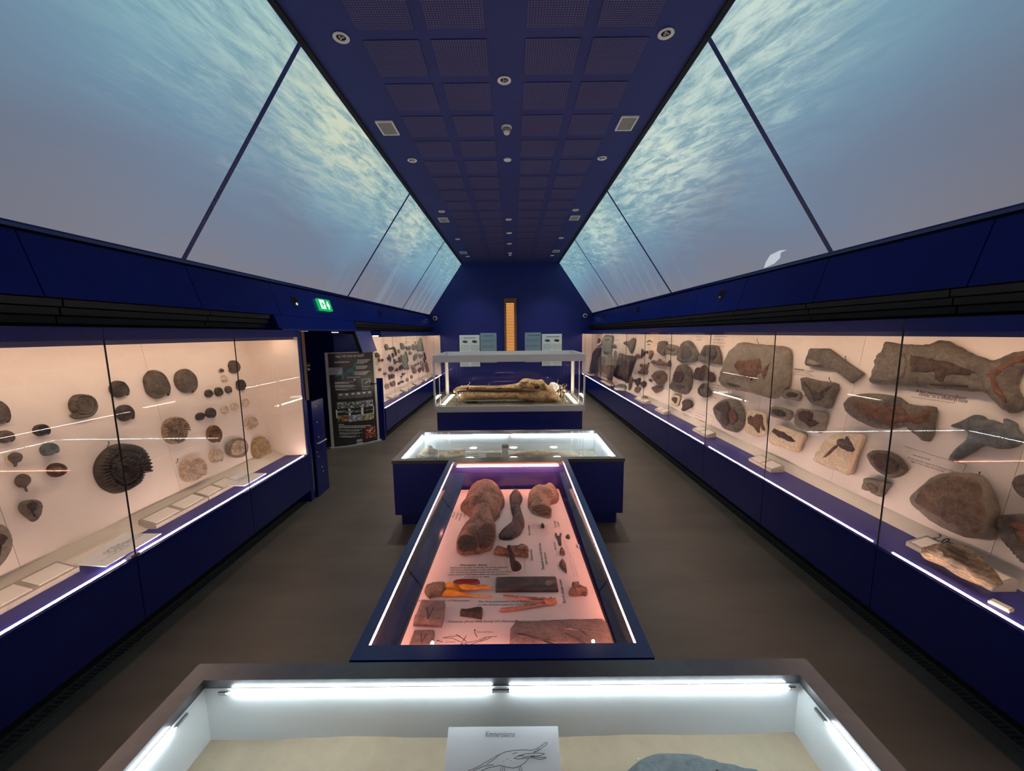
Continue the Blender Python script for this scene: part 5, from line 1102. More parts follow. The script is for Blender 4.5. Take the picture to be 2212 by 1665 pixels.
# ------------------------------------------------------------------ right case: fish and plates
GR = 'fossils in the right wall case'
RT = [
 ('fish_slab', 'B', [(1388, 620), (1410, 500), (1450, 400), (1540, 285), (1580, 262), (1680, 268), (1780, 280), (1900, 292), (2000, 300), (2042, 350), (2048, 450), (2035, 650), (1980, 730), (1890, 800), (1800, 775), (1700, 750), (1600, 725), (1500, 710), (1410, 680)], .06, 'slate_grey', 'largest rounded grey slab with a whole brown fish in relief',
  [('fish', [(1520, 470), (1560, 445), (1600, 435), (1700, 435), (1720, 420), (1745, 415), (1770, 430), (1785, 505), (1800, 520), (1865, 452), (1838, 525), (1815, 590), (1800, 608), (1770, 560), (1735, 580), (1715, 600), (1690, 642), (1670, 612), (1620, 600), (1565, 560)], .022, 'rust', dict(res=20)), ('fin', [(1450, 655), (1500, 650), (1600, 680), (1580, 700), (1490, 680)], .006, 'umber')]),
 ('stone_slab', 'B', [(985, 420), (990, 360), (1020, 280), (1070, 243), (1110, 260), (1150, 320), (1185, 380), (1178, 420), (1130, 445), (1020, 450), (992, 440)], .05, 'slate', 'rounded triangular grey slab at the top, left of the trapezoid', [('scales', [(1010, 380), (1040, 310), (1080, 300), (1120, 350), (1110, 410), (1040, 425)], .015, 'slate_dark')]),
 ('stone_slab', 'B', [(1185, 437), (1210, 370), (1240, 300), (1265, 288), (1345, 290), (1372, 320), (1398, 440), (1390, 468), (1290, 455)], .045, 'slate', 'trapezoid slab with dark fossil left of the largest fish slab', [('fossil', [(1205, 380), (1240, 320), (1300, 310), (1350, 330), (1350, 400), (1310, 440), (1250, 400)], .02, 'black_fossil')]),
 ('stone_slab', 'B', [(918, 705), (945, 600), (975, 520), (1005, 478), (1080, 490), (1108, 530), (1112, 640), (1098, 700), (1060, 755), (1000, 745)], .05, 'slate', 'tall curved slab with dark jaw, middle of the right case', [('jaw', [(950, 560), (1010, 540), (1040, 560), (1035, 640), (960, 640)], .012, 'umber'), ('fossil', [(960, 665), (1030, 670), (1050, 690), (1010, 712), (980, 700)], .012, 'black_fossil')]),
 ('fossil_lump', 'B', [(1125, 590), (1150, 530), (1160, 505), (1180, 500), (1195, 515), (1215, 485), (1240, 478), (1262, 500), (1270, 535), (1310, 550), (1332, 590), (1328, 630), (1290, 640), (1250, 622), (1200, 628), (1165, 618), (1130, 610)], .05, 'umber', 'dark brown knobbly bone left of the largest fish slab', []),
 ('fossil_nodule', 'B', [(1175, 720), (1185, 690), (1225, 652), (1265, 680), (1298, 735), (1282, 778), (1235, 787), (1185, 762)], .05, 'slate_dark', 'pointed round nodule under the knobbly bone', [('fossil', [(1200, 720), (1240, 700), (1260, 740), (1220, 760)], .012, 'slate')]),
 ('fossil_nodule', 'B', [(1318, 900), (1340, 860), (1380, 825), (1450, 803), (1540, 815), (1590, 880), (1606, 980), (1590, 1060), (1540, 1115), (1490, 1112), (1410, 1080), (1385, 1040), (1345, 990)], .06, 'slate', 'large oval brown nodule with a spiny fossil under the fish slab', [('fossil', [(1345, 890), (1400, 840), (1460, 830), (1480, 900), (1470, 960), (1480, 1030), (1430, 1060), (1390, 1010), (1400, 940)], .02, 'umber', dict(rough=.5)), ('ribs', [(1475, 930), (1510, 900), (1545, 950), (1550, 1000), (1500, 1050), (1485, 1000)], .016, 'rust', dict(rough=.6))]),
 ('pale_plate', 'B', [(1630, 1105), (1640, 1020), (1660, 915), (1820, 935), (1832, 1020), (1845, 1130), (1760, 1160), (1700, 1145)], .02, 'pale_stone', 'pale broken plate with a brown branching fossil', [('fossil', [(1660, 1030), (1655, 990), (1680, 960), (1710, 975), (1740, 945), (1790, 960), (1800, 1010), (1820, 1100), (1790, 1090), (1775, 1060), (1760, 1135), (1720, 1080), (1690, 1060)], .012, 'rust', dict(rough=.6, jag=.02, res=18))]),
 ('pale_plate', 'B', [(1860, 1210), (1925, 1055), (2060, 1090), (2205, 1140), (2170, 1230), (2130, 1312), (2000, 1270)], .035, 'pale_stone', 'pale plate with a slim dark fish pointing down right', [('fish', [(1895, 1130), (1910, 1090), (1960, 1105), (2040, 1150), (2115, 1210), (2060, 1215), (1980, 1180)], .01, 'umber'), ('plate_edge', [(2178, 1140), (2205, 1148), (2140, 1312), (2115, 1300)], .006, 'plate_edge', dict(per=1))]),
 ('small_plate', 'B', [(1995, 790), (2012, 712), (2085, 715), (2158, 738), (2138, 822), (2060, 808)], .03, 'slate_grey', 'small grey plate under the right edge of the largest slab', [('fossil', [(2020, 760), (2060, 735), (2130, 755), (2120, 785), (2050, 790)], .01, 'black_fossil')]),
 ('small_plate', 'B', [(1885, 878), (1960, 880), (2065, 912), (2082, 945), (2062, 985), (2030, 1010), (1950, 985), (1885, 968)], .035, 'slate_grey', 'rounded grey plate with a dark mouse shaped fish', [('fish', [(1888, 905), (1940, 900), (2000, 925), (2020, 965), (1970, 975), (1900, 955)], .015, 'black_fossil')]),
 ('pale_plate', 'B', [(915, 850), (925, 800), (945, 762), (1008, 775), (1000, 830), (985, 868), (940, 862)], .02, 'pale_stone', 'tiny pale plate with brown fossil left of the dark shell', [('fossil', [(930, 800), (960, 785), (985, 800), (970, 850), (945, 830)], .01, 'umber', dict(rough=.6))]),
 ('dark_bone', 'B', [(1035, 830), (1075, 805), (1110, 815), (1125, 850), (1118, 880), (1085, 895), (1045, 918), (1025, 912), (1040, 880)], .04, 'umber', 'small dark comma shaped bone near the shelf', []),
 ('horned_skull', 'B', [(733, 578), (760, 560), (785, 538), (815, 530), (850, 542), (866, 600), (845, 640), (820, 672), (795, 660), (775, 640), (755, 610)], .07, 'brown_rock', 'craggy brown skull fossil with deep hollows', [('hollow', [(780, 590), (810, 570), (820, 600), (800, 620)], .01, 'skull_dark')]),
 ('stone_lump', 'B', [(735, 700), (745, 685), (780, 678), (825, 682), (830, 700), (815, 728), (770, 742), (748, 725)], .05, 'brown_rock', 'pinkish grey lump under the craggy skull fossil', []),
 ('jaw_fossil', 'B', [(735, 460), (745, 430), (775, 440), (800, 432), (803, 415), (810, 434), (822, 422), (828, 440), (890, 455), (905, 430), (912, 445), (910, 492), (870, 485), (800, 478), (750, 470)], .045, 'brown_rock', 'boat shaped jaw with upright teeth', []),
 ('stone_slab', 'B', [(812, 255), (880, 258), (862, 375), (850, 384), (793, 352), (800, 300)], .04, 'slate', 'upright dark oblong slab overlapping a paler plate', []),
 ('stone_slab', 'B', [(872, 285), (985, 294), (980, 340), (968, 380), (862, 362)], .02, 'slate_grey', 'paler oblong plate beside the upright dark oblong slab', [('fossil', [(885, 305), (930, 330), (960, 310), (950, 350), (900, 340)], .008, 'slate_dark')]),
 ('angled_slab', 'C', [(280, 297), (445, 300), (560, 385), (755, 520), (650, 610), (485, 490), (440, 485), (240, 455)], .05, 'slate', 'long bent grey slab pointing down right, beside the fish slab', [('tooth_patch', [(270, 400), (310, 410), (380, 440), (330, 455), (260, 440)], .01, 'slate_grey')], dict(per=1, jag=.004)),
 ('stone_slab', 'C', [(210, 562), (370, 590), (530, 620), (500, 730), (460, 838), (380, 820), (300, 798), (235, 700)], .04, 'slate', 'grey half round slab with a winged V shaped fossil', [('fossil', [(222, 590), (245, 605), (310, 680), (370, 690), (420, 655), (485, 635), (440, 680), (400, 700), (410, 730), (370, 760), (320, 780), (295, 740), (290, 695), (240, 640)], .012, 'black_fossil', dict(res=20))]),
 ('stone_slab', 'C', [(150, 950), (165, 880), (200, 838), (310, 860), (435, 890), (410, 980), (380, 1060), (290, 1040), (175, 1010)], .04, 'slate_grey', 'grey plate with a tangled brown red fossil', [('fossil', [(175, 900), (200, 865), (280, 860), (310, 890), (300, 930), (330, 955), (370, 970), (320, 1000), (270, 1005), (240, 970), (190, 945)], .015, 'umber', dict(rough=.6, jag=.02, res=16))]),
 ('giant_fish_slab', 'C', [(950, 240), (1060, 255), (1180, 265), (1260, 268), (1340, 260), (1420, 230), (1500, 232), (1600, 288), (1700, 335), (1780, 370), (1900, 405), (1980, 380), (2090, 335), (2212, 318), (2330, 320), (2340, 420), (2212, 480), (2140, 540), (2110, 620), (2140, 710), (2180, 785), (2150, 850), (2060, 872), (1960, 820), (1850, 705), (1700, 680), (1500, 662), (1300, 648), (1080, 625), (860, 622), (805, 588), (820, 540), (845, 460), (870, 400), (920, 320)], .06, 'slate', 'giant tuna like fish slab with forked tail at the right photo edge',
  [('tail_bones', [(1870, 520), (1950, 480), (2050, 410), (2212, 360), (2240, 400), (2120, 450), (2010, 520), (1960, 590), (2000, 680), (2060, 780), (2010, 770), (1930, 680), (1900, 580)], .015, 'rust', dict(rough=.5, res=18)), ('body_bones', [(1180, 360), (1290, 380), (1420, 400), (1600, 460), (1760, 500), (1700, 545), (1500, 540), (1480, 600), (1430, 590), (1380, 510), (1220, 520), (1190, 440)], .012, 'umber', dict(rough=.7, res=18)),
   ('head_bones', [(900, 340), (1100, 330), (1150, 420), (1120, 560), (930, 600), (840, 560), (870, 450)], .018, 'slate', dict(rough=.5)), ('scale_bar', [(1370, 618), (1760, 636), (1758, 652), (1368, 634)], .004, 'ink', dict(per=1, res=10))]),
 ('fish_slab', 'C', [(595, 820), (605, 780), (640, 740), (700, 712), (800, 700), (900, 708), (1000, 720), (1080, 745), (1130, 785), (1180, 802), (1280, 815), (1390, 825), (1385, 940), (1372, 1050), (1345, 1115), (1310, 1132), (1270, 1118), (1200, 1060), (1120, 1000), (1000, 1020), (880, 1020), (780, 985), (680, 930), (615, 880)], .055, 'slate', 'long grey fish shaped slab with a rusty head, low tail fin', [('fish_bones', [(640, 800), (760, 760), (860, 800), (960, 830), (1080, 830), (1200, 900), (1340, 850), (1330, 930), (1260, 985), (1150, 950), (1000, 1010), (930, 960), (800, 930), (720, 860)], .018, 'rust', dict(rough=.6, res=22)), ('dark_bone', [(830, 840), (900, 830), (960, 850), (930, 930), (860, 930)], .008, 'black_fossil', dict(rough=.4))]),
 ('ray_shaped_stone', 'C', [(1525, 995), (1620, 950), (1730, 896), (1810, 905), (1850, 935), (1900, 940), (1990, 975), (1998, 935), (2030, 928), (2110, 970), (2118, 1020), (2150, 1060), (2192, 1105), (2150, 1150), (2100, 1180), (2020, 1198), (1930, 1195), (1820, 1170), (1700, 1240), (1570, 1310), (1535, 1308), (1508, 1288), (1590, 1180), (1660, 1120), (1680, 1075), (1650, 1030)], .055, 'slate_blue', 'glossy blue grey stone with two pointed fins near the right edge', []),
 ('pale_plate', 'C', [(325, 1290), (380, 1180), (480, 1085), (620, 1070), (770, 1085), (710, 1260), (650, 1430), (540, 1405), (340, 1320)], .035, 'pale_stone', 'largest pale plate with brown fish skull and long snout', [('fish_skull', [(525, 1130), (560, 1112), (600, 1115), (610, 1090), (630, 1115), (660, 1160), (685, 1210), (660, 1232), (600, 1215), (560, 1195), (530, 1165)], .014, 'umber', dict(rough=.6, res=16)), ('snout', [(400, 1282), (450, 1230), (520, 1165), (535, 1178), (490, 1230), (430, 1275)], .01, 'rust'), ('plate_edge', [(738, 1080), (772, 1086), (650, 1432), (618, 1424)], .006, 'plate_edge', dict(per=1))]),
 ('stone_nodule', 'C', [(790, 1250), (815, 1225), (850, 1213), (950, 1215), (1020, 1240), (1070, 1275), (1110, 1320), (1140, 1375), (1110, 1420), (1060, 1448), (990, 1460), (900, 1420), (840, 1365), (800, 1300)], .05, 'slate', 'oval brown nodule crossed by the dark glass joint', [('fossil', [(830, 1265), (900, 1240), (980, 1260), (1080, 1340), (1060, 1400), (960, 1420), (880, 1370), (850, 1310)], .012, 'umber')]),
 ('small_plate', 'C', [(758, 1568), (770, 1510), (790, 1460), (900, 1485), (1000, 1510), (960, 1575), (915, 1632), (850, 1605), (820, 1580)], .035, 'slate_grey', 'small broken plate below the oval nodule at the joint', [('fossil', [(790, 1515), (850, 1515), (900, 1560), (870, 1600), (820, 1560)], .01, 'brown_rock')]),
 ('stone_slab', 'C', [(2113, 1525), (2130, 1470), (2165, 1440), (2260, 1425), (2300, 1500), (2280, 1620), (2220, 1650), (2160, 1605)], .045, 'slate', 'grey rounded stone cut by the right photo edge, upper one', []),
 ('giant_rock', 'D', [(1100, 390), (1120, 330), (1170, 290), (1230, 240), (1290, 190), (1350, 165), (1430, 155), (1520, 158), (1620, 160), (1700, 205), (1735, 270), (1765, 340), (1785, 400), (1806, 480), (1798, 570), (1770, 700), (1730, 722), (1640, 716), (1540, 705), (1440, 665), (1300, 595), (1210, 520), (1140, 460)], .12, 'slate_grey', 'huge rounded rock with reddish fossil face near the right edge', [('fossil_face', [(1170, 380), (1220, 300), (1320, 220), (1440, 180), (1600, 190), (1680, 240), (1730, 330), (1740, 450), (1740, 560), (1700, 650), (1640, 670), (1520, 610), (1380, 560), (1260, 480), (1190, 440)], .035, 'brown_rock', dict(rough=.4, res=26)), ('dark_seam', [(1540, 270), (1580, 330), (1620, 420), (1650, 520), (1660, 620), (1635, 600), (1600, 500), (1560, 400), (1530, 320)], .012, 'umber')]),
 ('stone_slab', 'D', [(1890, 600), (1895, 550), (1930, 525), (2000, 512), (2109, 515), (2260, 560), (2300, 800), (2200, 960), (2109, 935), (2050, 880), (1980, 800), (1915, 710)], .07, 'slate', 'grey slab with rusty centre cut by the right photo edge, lower one', [('fossil', [(1985, 580), (2080, 590), (2140, 680), (2140, 820), (2080, 780), (2020, 690)], .02, 'rust')]),
]
for i, row in enumerate(RT):
    nm, cr, px, th, mt, lb, kids = row[:7]; kw = dict(row[7]) if len(row) > 7 else {}
    kw.setdefault('res', 22 if i else 30); thing_px(nm, FRR, cr, px, th, mt, lb, 'fossil', GR, kids, off=.02, seed=i, rough=kw.pop('rough', .26 if th > .1 or 'lump' in nm or 'skull' in nm or 'ray' in nm else .13), dome=kw.pop('dome', .3 if 'lump' in nm or 'ray' in nm or 'nodule' in nm or 'rock' in nm else .04), bevel=kw.pop('bevel', None if 'lump' in nm or 'ray' in nm or 'nodule' in nm or 'rock' in nm else .009), jag=kw.pop('jag', .0035), **kw)
# far end of the right case
GF = 'fossils at the far end of the right case'
FT = [
 ('tall_stone', [(575, 370), (600, 290), (640, 240), (690, 225), (740, 232), (820, 262), (800, 420), (770, 600), (740, 620), (690, 636), (640, 620), (600, 590), (580, 480)], .05, 'slate_green', 'pale greenish shield shaped slab at the far top'),
 ('stone_lump', [(790, 430), (830, 420), (870, 440), (882, 485), (860, 505), (810, 492), (780, 470)], .04, 'slate', 'small grey lump beside the greenish shield slab'),
 ('star_fossil', [(445, 368), (490, 320), (530, 298), (545, 340), (572, 380), (540, 410), (510, 452), (490, 400)], .02, 'slate_dark', 'little dark star shaped fossil at the far top corner'),
 ('tall_stone', [(325, 1020), (330, 920), (360, 780), (400, 580), (450, 510), (500, 480), (558, 492), (552, 600), (500, 800), (470, 1070), (430, 1100), (380, 1040)], .07, 'slate_dark', 'tallest dark greenish stone leaning at the far end'),
 ('tall_stone', [(520, 1075), (505, 950), (495, 820), (520, 720), (550, 668), (575, 700), (582, 850), (570, 1060)], .05, 'slate', 'slim dark stone right of the tallest leaning one'),
 ('tan_stone', [(570, 1068), (640, 880), (690, 720), (720, 630), (745, 608), (790, 680), (808, 800), (795, 950), (740, 1180), (660, 1130)], .06, 'wood_rock', 'tall tan and orange stone wedge at the far end'),
 ('thin_stone', [(840, 570), (862, 560), (885, 580), (890, 760), (855, 900), (820, 1050), (790, 1195), (745, 1185), (790, 1020), (830, 850)], .04, 'brown_rock', 'thin brown upright stone beside the tan wedge'),
 ('textured_slab', [(940, 625), (1100, 655), (1292, 690), (1240, 880), (1180, 1080), (1130, 1240), (1000, 1180), (830, 1100), (860, 980), (900, 800)], .04, 'umber', 'big dark square slab with lighter ribbed relief'),
 ('heart_stone', [(1038, 385), (1080, 355), (1150, 350), (1220, 290), (1262, 300), (1278, 340), (1260, 440), (1235, 540), (1192, 612), (1160, 580), (1130, 500), (1080, 440), (1040, 425)], .06, 'slate', 'grey heart shaped stone near the top, far end'),
 ('bone_fragment', [(1290, 690), (1300, 640), (1345, 625), (1378, 660), (1365, 710), (1320, 720)], .03, 'brown_rock', 'brown knob by the corner of the ribbed square slab'),
 ('bone_fragment', [(1400, 722), (1415, 620), (1430, 515), (1455, 570), (1490, 590), (1480, 640), (1440, 680)], .03, 'umber', 'jagged brown bone behind the reflected slats'),
 ('bone_fragment', [(1513, 605), (1520, 565), (1550, 560), (1560, 590), (1540, 618)], .02, 'umber', 'tiny dark bone left of the leg shaped one'),
 ('leg_bone', [(1575, 720), (1590, 640), (1590, 565), (1625, 550), (1662, 580), (1640, 660), (1605, 742)], .03, 'brown_rock', 'brown leg shaped bone under the two arches'),
 ('arch_bone', [(1528, 372), (1560, 345), (1600, 340), (1650, 375), (1645, 388), (1600, 362), (1560, 362), (1532, 380)], .02, 'umber', 'larger dark arch shaped bone near the top'),
 ('arch_bone', [(1545, 432), (1575, 418), (1605, 430), (1600, 440), (1575, 432), (1550, 440)], .015, 'umber', 'smaller dark arch shaped bone under the larger arch'),
 ('flower_bone', [(1375, 880), (1395, 835), (1435, 845), (1460, 870), (1500, 840), (1545, 870), (1550, 910), (1510, 945), (1545, 1000), (1500, 1060), (1450, 1065), (1420, 1045), (1370, 1050), (1335, 1010), (1390, 965), (1420, 930)], .04, 'brown_rock', 'four lobed brown bone cluster behind a glass joint'),
 ('shoulder_bone', [(1218, 1165), (1290, 1165), (1380, 1130), (1375, 1210), (1345, 1295), (1310, 1305), (1270, 1230)], .04, 'umber', 'dark triangular bone below the four lobed cluster'),
 ('round_bone', [(1378, 1255), (1430, 1215), (1480, 1200), (1512, 1250), (1490, 1310), (1450, 1345), (1410, 1310)], .04, 'umber', 'rounded dark bone right of the triangular one'),
 ('square_stone', [(1290, 1330), (1345, 1325), (1392, 1335), (1380, 1400), (1350, 1445), (1270, 1422)], .035, 'brown_rock', 'square brown stone low near the shelf'),
 ('long_thin_bone', [(1150, 1400), (1160, 1250), (1175, 1115), (1215, 1110), (1225, 1150), (1205, 1280), (1170, 1405)], .03, 'brown_rock', 'thin upright bone with a knob beside the square slab'),
 ('bone_fragment', [(1570, 1170), (1600, 1160), (1635, 1180), (1635, 1220), (1605, 1205), (1575, 1190)], .02, 'umber', 'tiny knobbly bone left of the craggy skull fossil'),
 ('bone_fragment', [(1548, 835), (1575, 812), (1590, 825), (1565, 850)], .015, 'umber', 'tiny dark chip left of the boat shaped jaw'),
]
for i, (nm, px, th, mt, lb) in enumerate(FT):
    kids = ()
    if nm == 'textured_slab': kids = [('relief_area', [(930, 660), (1090, 680), (1140, 720), (1172, 780), (1160, 900), (1120, 1150), (1000, 1120), (845, 1080), (880, 900)], .02, 'brown_rock', dict(rough=.6, res=16))]
    if nm == 'star_fossil': kids = [('pale_surround', [(470, 440), (540, 400), (575, 330), (590, 400), (540, 450)], .008, 'card_warm')]
    thing_px(nm, FRR, 'F', px, th, mt, lb, 'fossil', GF, kids, off=.17 if any(q in lb for q in ('leaning', 'wedge')) else .015, seed=50+i, res=14, rough=.2)
SHF = .586
def on_shelf(side, px, crop, xoff, th, mt, name, label, cat='fossil', **k):
    fr = Frame((X(side, GX+xoff), 0, SHF), (0, -side, 0), (0, 0, 1)); return thing_px(name, fr, crop, px, th, mt, label, cat, None, (), double=True, **k)
lg = on_shelf(1, [(1205, 850), (1215, 800), (1260, 790), (1330, 770), (1430, 768), (1560, 810), (1640, 865), (1700, 920), (1800, 1040), (1842, 1120), (1780, 1145), (1650, 1110), (1500, 1040), (1400, 970), (1250, 905)], 'D', .15, .055, 'wood_rock', 'shelf_log', 'long layered brown stone lying on the near right shelf', res=34, rough=.4, jag=.004)
on_shelf(1, [(540, 1200), (620, 1180), (740, 1190), (800, 1240), (830, 1290), (780, 1310), (700, 1295), (620, 1240)], 'F', .12, .04, 'brown_rock', 'shelf_stone', 'brown rough stone lying on the far right shelf', res=14)
on_shelf(1, [(830, 1345), (880, 1290), (980, 1258), (1050, 1290), (1070, 1350), (1050, 1400), (940, 1402), (850, 1388)], 'F', .14, .06, 'slate_green', 'shelf_stone', 'greenish grey stone lying on the far right shelf', res=14)
on_shelf(1, [(250, 1060), (260, 1020), (330, 1015), (400, 1040), (410, 1075), (350, 1090), (290, 1080)], 'F', .12, .05, 'slate_dark', 'shelf_stone', 'dark stone at the very end of the right shelf', res=12)
on_shelf(1, [(1400, 1570), (1420, 1540), (1480, 1520), (1530, 1535), (1540, 1570), (1500, 1590), (1440, 1590)], 'F', .16, .03, 'wood_rock', 'shelf_bone', 'tan bone resting on a small blue block on the right shelf', res=12)
GB_ = 'label blocks on the right shelf'
for ya, yb_, n, wd in ((1.95, 2.42, 2, 'cream label block behind the long layered stone'), (3.78, 4.15, 2, 'cream label block between second and third glass joints'), (5.1, 5.5, 2, 'cream label block below the handwritten caption'), (6.6, 7.0, 2, 'cream label block under the tiny pale plate'), (7.6, 8.2, 2, 'cream label block farthest away on the right shelf')):
    shelf_tray(1, ya, yb_, n, wd, GB_)
p = at(2162, 1306, 2, .60); t = empty('small_block', (p.x, p.y, .586), 'small white label block alone on the near right shelf', 'label block')
MB().obox((p.x, p.y, .594), (.022, .008, 0), (-.006, .04, 0), (0, 0, .008)).obj('block', 'tray', t); MB().obox((p.x, p.y, .6035), (.018, .0065, 0), (-.005, .034, 0), (0, 0, .0012)).obj('card', 'card_warm', t)

# ------------------------------------------------------------------ far left case
GE = 'fossils in the far left case'
ET = [
 ([(315, 342), (372, 328), (388, 440), (340, 450), (322, 400)], 'slate', 'dark oblong slab at the top left of the far left case'),
 ([(410, 395), (440, 402), (488, 385), (485, 425), (450, 430), (418, 432)], 'umber', 'bow shaped dark bone right of the top left oblong'),
 ([(503, 385), (525, 388), (555, 470), (567, 560), (548, 572), (520, 480)], 'umber', 'longest thin dark bone slanting near the top'),
 ([(590, 440), (610, 432), (630, 470), (622, 515), (600, 500)], 'brown_rock', 'faint small oval right of the slanting thin bone'),
 ([(640, 305), (700, 303), (722, 350), (736, 422), (670, 432), (655, 370)], 'slate', 'large upright dark slab in the top row'),
 ([(755, 370), (800, 372), (840, 355), (872, 385), (870, 420), (848, 442), (775, 446), (762, 410)], 'slate', 'wide pointed dark slab in the top row'),
 ([(885, 345), (920, 320), (945, 345), (966, 400), (960, 440), (905, 442)], 'slate', 'arched dark slab left of the spiky slab'),
 ([(955, 262), (985, 330), (1010, 320), (1035, 240), (1060, 190), (1085, 195), (1110, 300), (1140, 455), (1090, 470), (1000, 470), (975, 380)], 'slate_green', 'tall spiky greenish slab at the top right'),
 ([(108, 520), (140, 500), (175, 510), (205, 560), (200, 605), (150, 600), (115, 590)], 'umber', 'dark curled shell above the banner corner'),
 ([(178, 635), (195, 628), (208, 660), (200, 705), (186, 690)], 'umber', 'little upright dark bone right of the banner'),
 ([(235, 660), (260, 632), (290, 650), (288, 675), (258, 685)], 'umber', 'little round dark bone right of the upright one'),
 ([(362, 605), (375, 600), (398, 650), (392, 668)], 'slate_dark', 'thinnest dark splinter in the left of the far case'),
 ([(398, 550), (412, 540), (440, 600), (448, 650), (436, 702), (418, 660), (396, 620)], 'slate_dark', 'forked dark bone in the second row'),
 ([(466, 530), (482, 508), (500, 540), (510, 592), (480, 600)], 'umber', 'short dark bone under the slanting thin bone'),
 ([(504, 645), (522, 642), (545, 700), (548, 738), (532, 752), (514, 700)], 'umber', 'dark narrow bone in the middle rows'),
 ([(560, 700), (575, 675), (600, 690), (598, 710), (570, 716)], 'umber', 'tiny round dark bone between two narrow bones'),
 ([(598, 605), (630, 594), (650, 640), (665, 700), (632, 716), (612, 660)], 'umber', 'dark oblong bone left of the big greenish slab'),
 ([(650, 560), (700, 548), (760, 530), (788, 620), (800, 730), (830, 848), (780, 862), (730, 860), (700, 760), (668, 650)], 'slate_green', 'biggest greenish grey slab in the middle of the far left case'),
 ([(745, 488), (768, 485), (792, 580), (812, 690), (795, 692), (765, 580)], 'slate_dark', 'narrow dark strip against the biggest greenish slab'),
 ([(815, 500), (840, 474), (866, 480), (888, 525), (860, 545), (828, 530)], 'slate', 'small fan shaped dark shell under the wide pointed slab'),
 ([(922, 575), (960, 540), (996, 525), (1002, 600), (985, 640), (945, 682), (925, 640)], 'slate', 'grey plate with notch in the right half'),
 ([(1025, 540), (1060, 530), (1115, 545), (1118, 580), (1100, 605), (1072, 632), (1045, 600)], 'slate', 'triangular grey plate below the spiky slab'),
 ([(1135, 505), (1155, 502), (1175, 580), (1186, 650), (1165, 655), (1148, 590)], 'umber', 'thin brown bone at the far right of the far left case'),
 ([(1125, 620), (1145, 640), (1170, 690), (1165, 725), (1145, 690)], 'umber', 'tiny brown bone under the thin brown bone'),
 ([(872, 785), (905, 768), (935, 772), (960, 830), (988, 912), (955, 935), (925, 940), (895, 860)], 'brown_rock', 'broad brown bone low in the right half'),
 ([(1060, 692), (1082, 682), (1106, 692), (1130, 770), (1146, 870), (1130, 912), (1095, 850)], 'brown_rock', 'upright brown bone left of the tallest one'),
 ([(1152, 760), (1180, 730), (1212, 716), (1232, 790), (1252, 890), (1225, 915), (1195, 926), (1175, 840)], 'brown_rock', 'tallest brown bone at the lower far right'),
 ([(402, 820), (430, 795), (475, 795), (498, 840), (480, 890), (440, 900), (410, 870)], 'umber', 'round dark nodule in the left of the far left case'),
 ([(528, 880), (545, 862), (560, 880), (545, 900)], 'umber', 'tiny dark knob right of the round nodule'),
 ([(560, 835), (580, 830), (612, 880), (590, 892), (568, 880)], 'umber', 'wedge shaped dark bone right of the tiny knob'),
 ([(622, 800), (640, 790), (650, 870), (636, 880)], 'slate_dark', 'left upright splinter below the greenish slab'),
 ([(656, 770), (672, 760), (695, 850), (680, 860)], 'slate_dark', 'right upright splinter below the greenish slab'),
 ([(396, 978), (412, 965), (430, 1010), (432, 1065), (415, 1072), (402, 1020)], 'umber', 'upright dark bone left of the ringed oval'),
 ([(450, 975), (480, 955), (510, 970), (522, 1010), (502, 1040), (468, 1035)], 'umber', 'ringed dark oval shell below the round nodule'),
 ([(430, 1125), (460, 1140), (490, 1110), (528, 1102), (540, 1150), (530, 1200), (480, 1225), (440, 1195)], 'brown_rock', 'brown cap shaped fossil above the shelf'),
 ([(590, 1145), (620, 1128), (648, 1125), (640, 1165), (600, 1186)], 'umber', 'small dark block above the label blocks'),
 ([(655, 1110), (690, 1095), (724, 1105), (712, 1135), (670, 1142)], 'umber', 'small dark bone right of the small dark block'),
 ([(675, 945), (700, 930), (722, 950), (750, 925), (745, 955), (710, 985), (685, 992)], 'umber', 'dark winged bone in the lower middle'),
 ([(645, 1005), (665, 995), (690, 1018), (660, 1032)], 'umber', 'tiny dark chip under the winged bone'),
 ([(1000, 868), (1030, 850), (1045, 820), (1075, 818), (1080, 860), (1075, 905), (1045, 930), (1030, 895)], 'rust', 'reddish cluster of bone right of the broad brown bone'),
 ([(950, 750), (962, 745), (972, 790), (960, 800)], 'umber', 'left one of three tiny upright bones'), ([(985, 742), (998, 740), (1005, 765), (995, 775)], 'umber', 'middle one of three tiny upright bones'), ([(1015, 710), (1032, 712), (1042, 745), (1028, 752)], 'umber', 'right one of three tiny upright bones'),
 ([(180, 870), (215, 830), (240, 840), (235, 890), (200, 892)], 'brown_rock', 'pale brown crumpled bone right of the banner edge'), ([(285, 950), (320, 928), (355, 935), (350, 965), (300, 975)], 'slate_green', 'small greenish stone under a reflected light line'),
]
for i, (px, mt, lb) in enumerate(ET):
    thing_px('small_fossil' if i not in (0, 4, 7, 17) else 'stone_slab', FRL, 'E', px, .03, mt, lb, 'fossil', GE, (), off=.012, seed=100+i, res=9, rough=.2)
for c_, w_, h_, mt, lb in (((788, 1078), 88, 75, 'ammo_tan', 'brown ribbed ammonite near the shelf, left of its twin'), ((877, 1015), 88, 82, 'ammo_tan', 'brown ribbed ammonite near the shelf, right of its twin'), ((360, 1215), 125, 130, 'ammo_tan', 'largest brown ammonite just right of the low gate leaf'), ((140, 700), 50, 110, 'ammo_pale', 'pale faint shell behind the banner edge')):
    ammonite(FRL, 'E', c_, w_, h_, .022, mt, lb, -.9, 1.35, 26, .16, .012, GE)
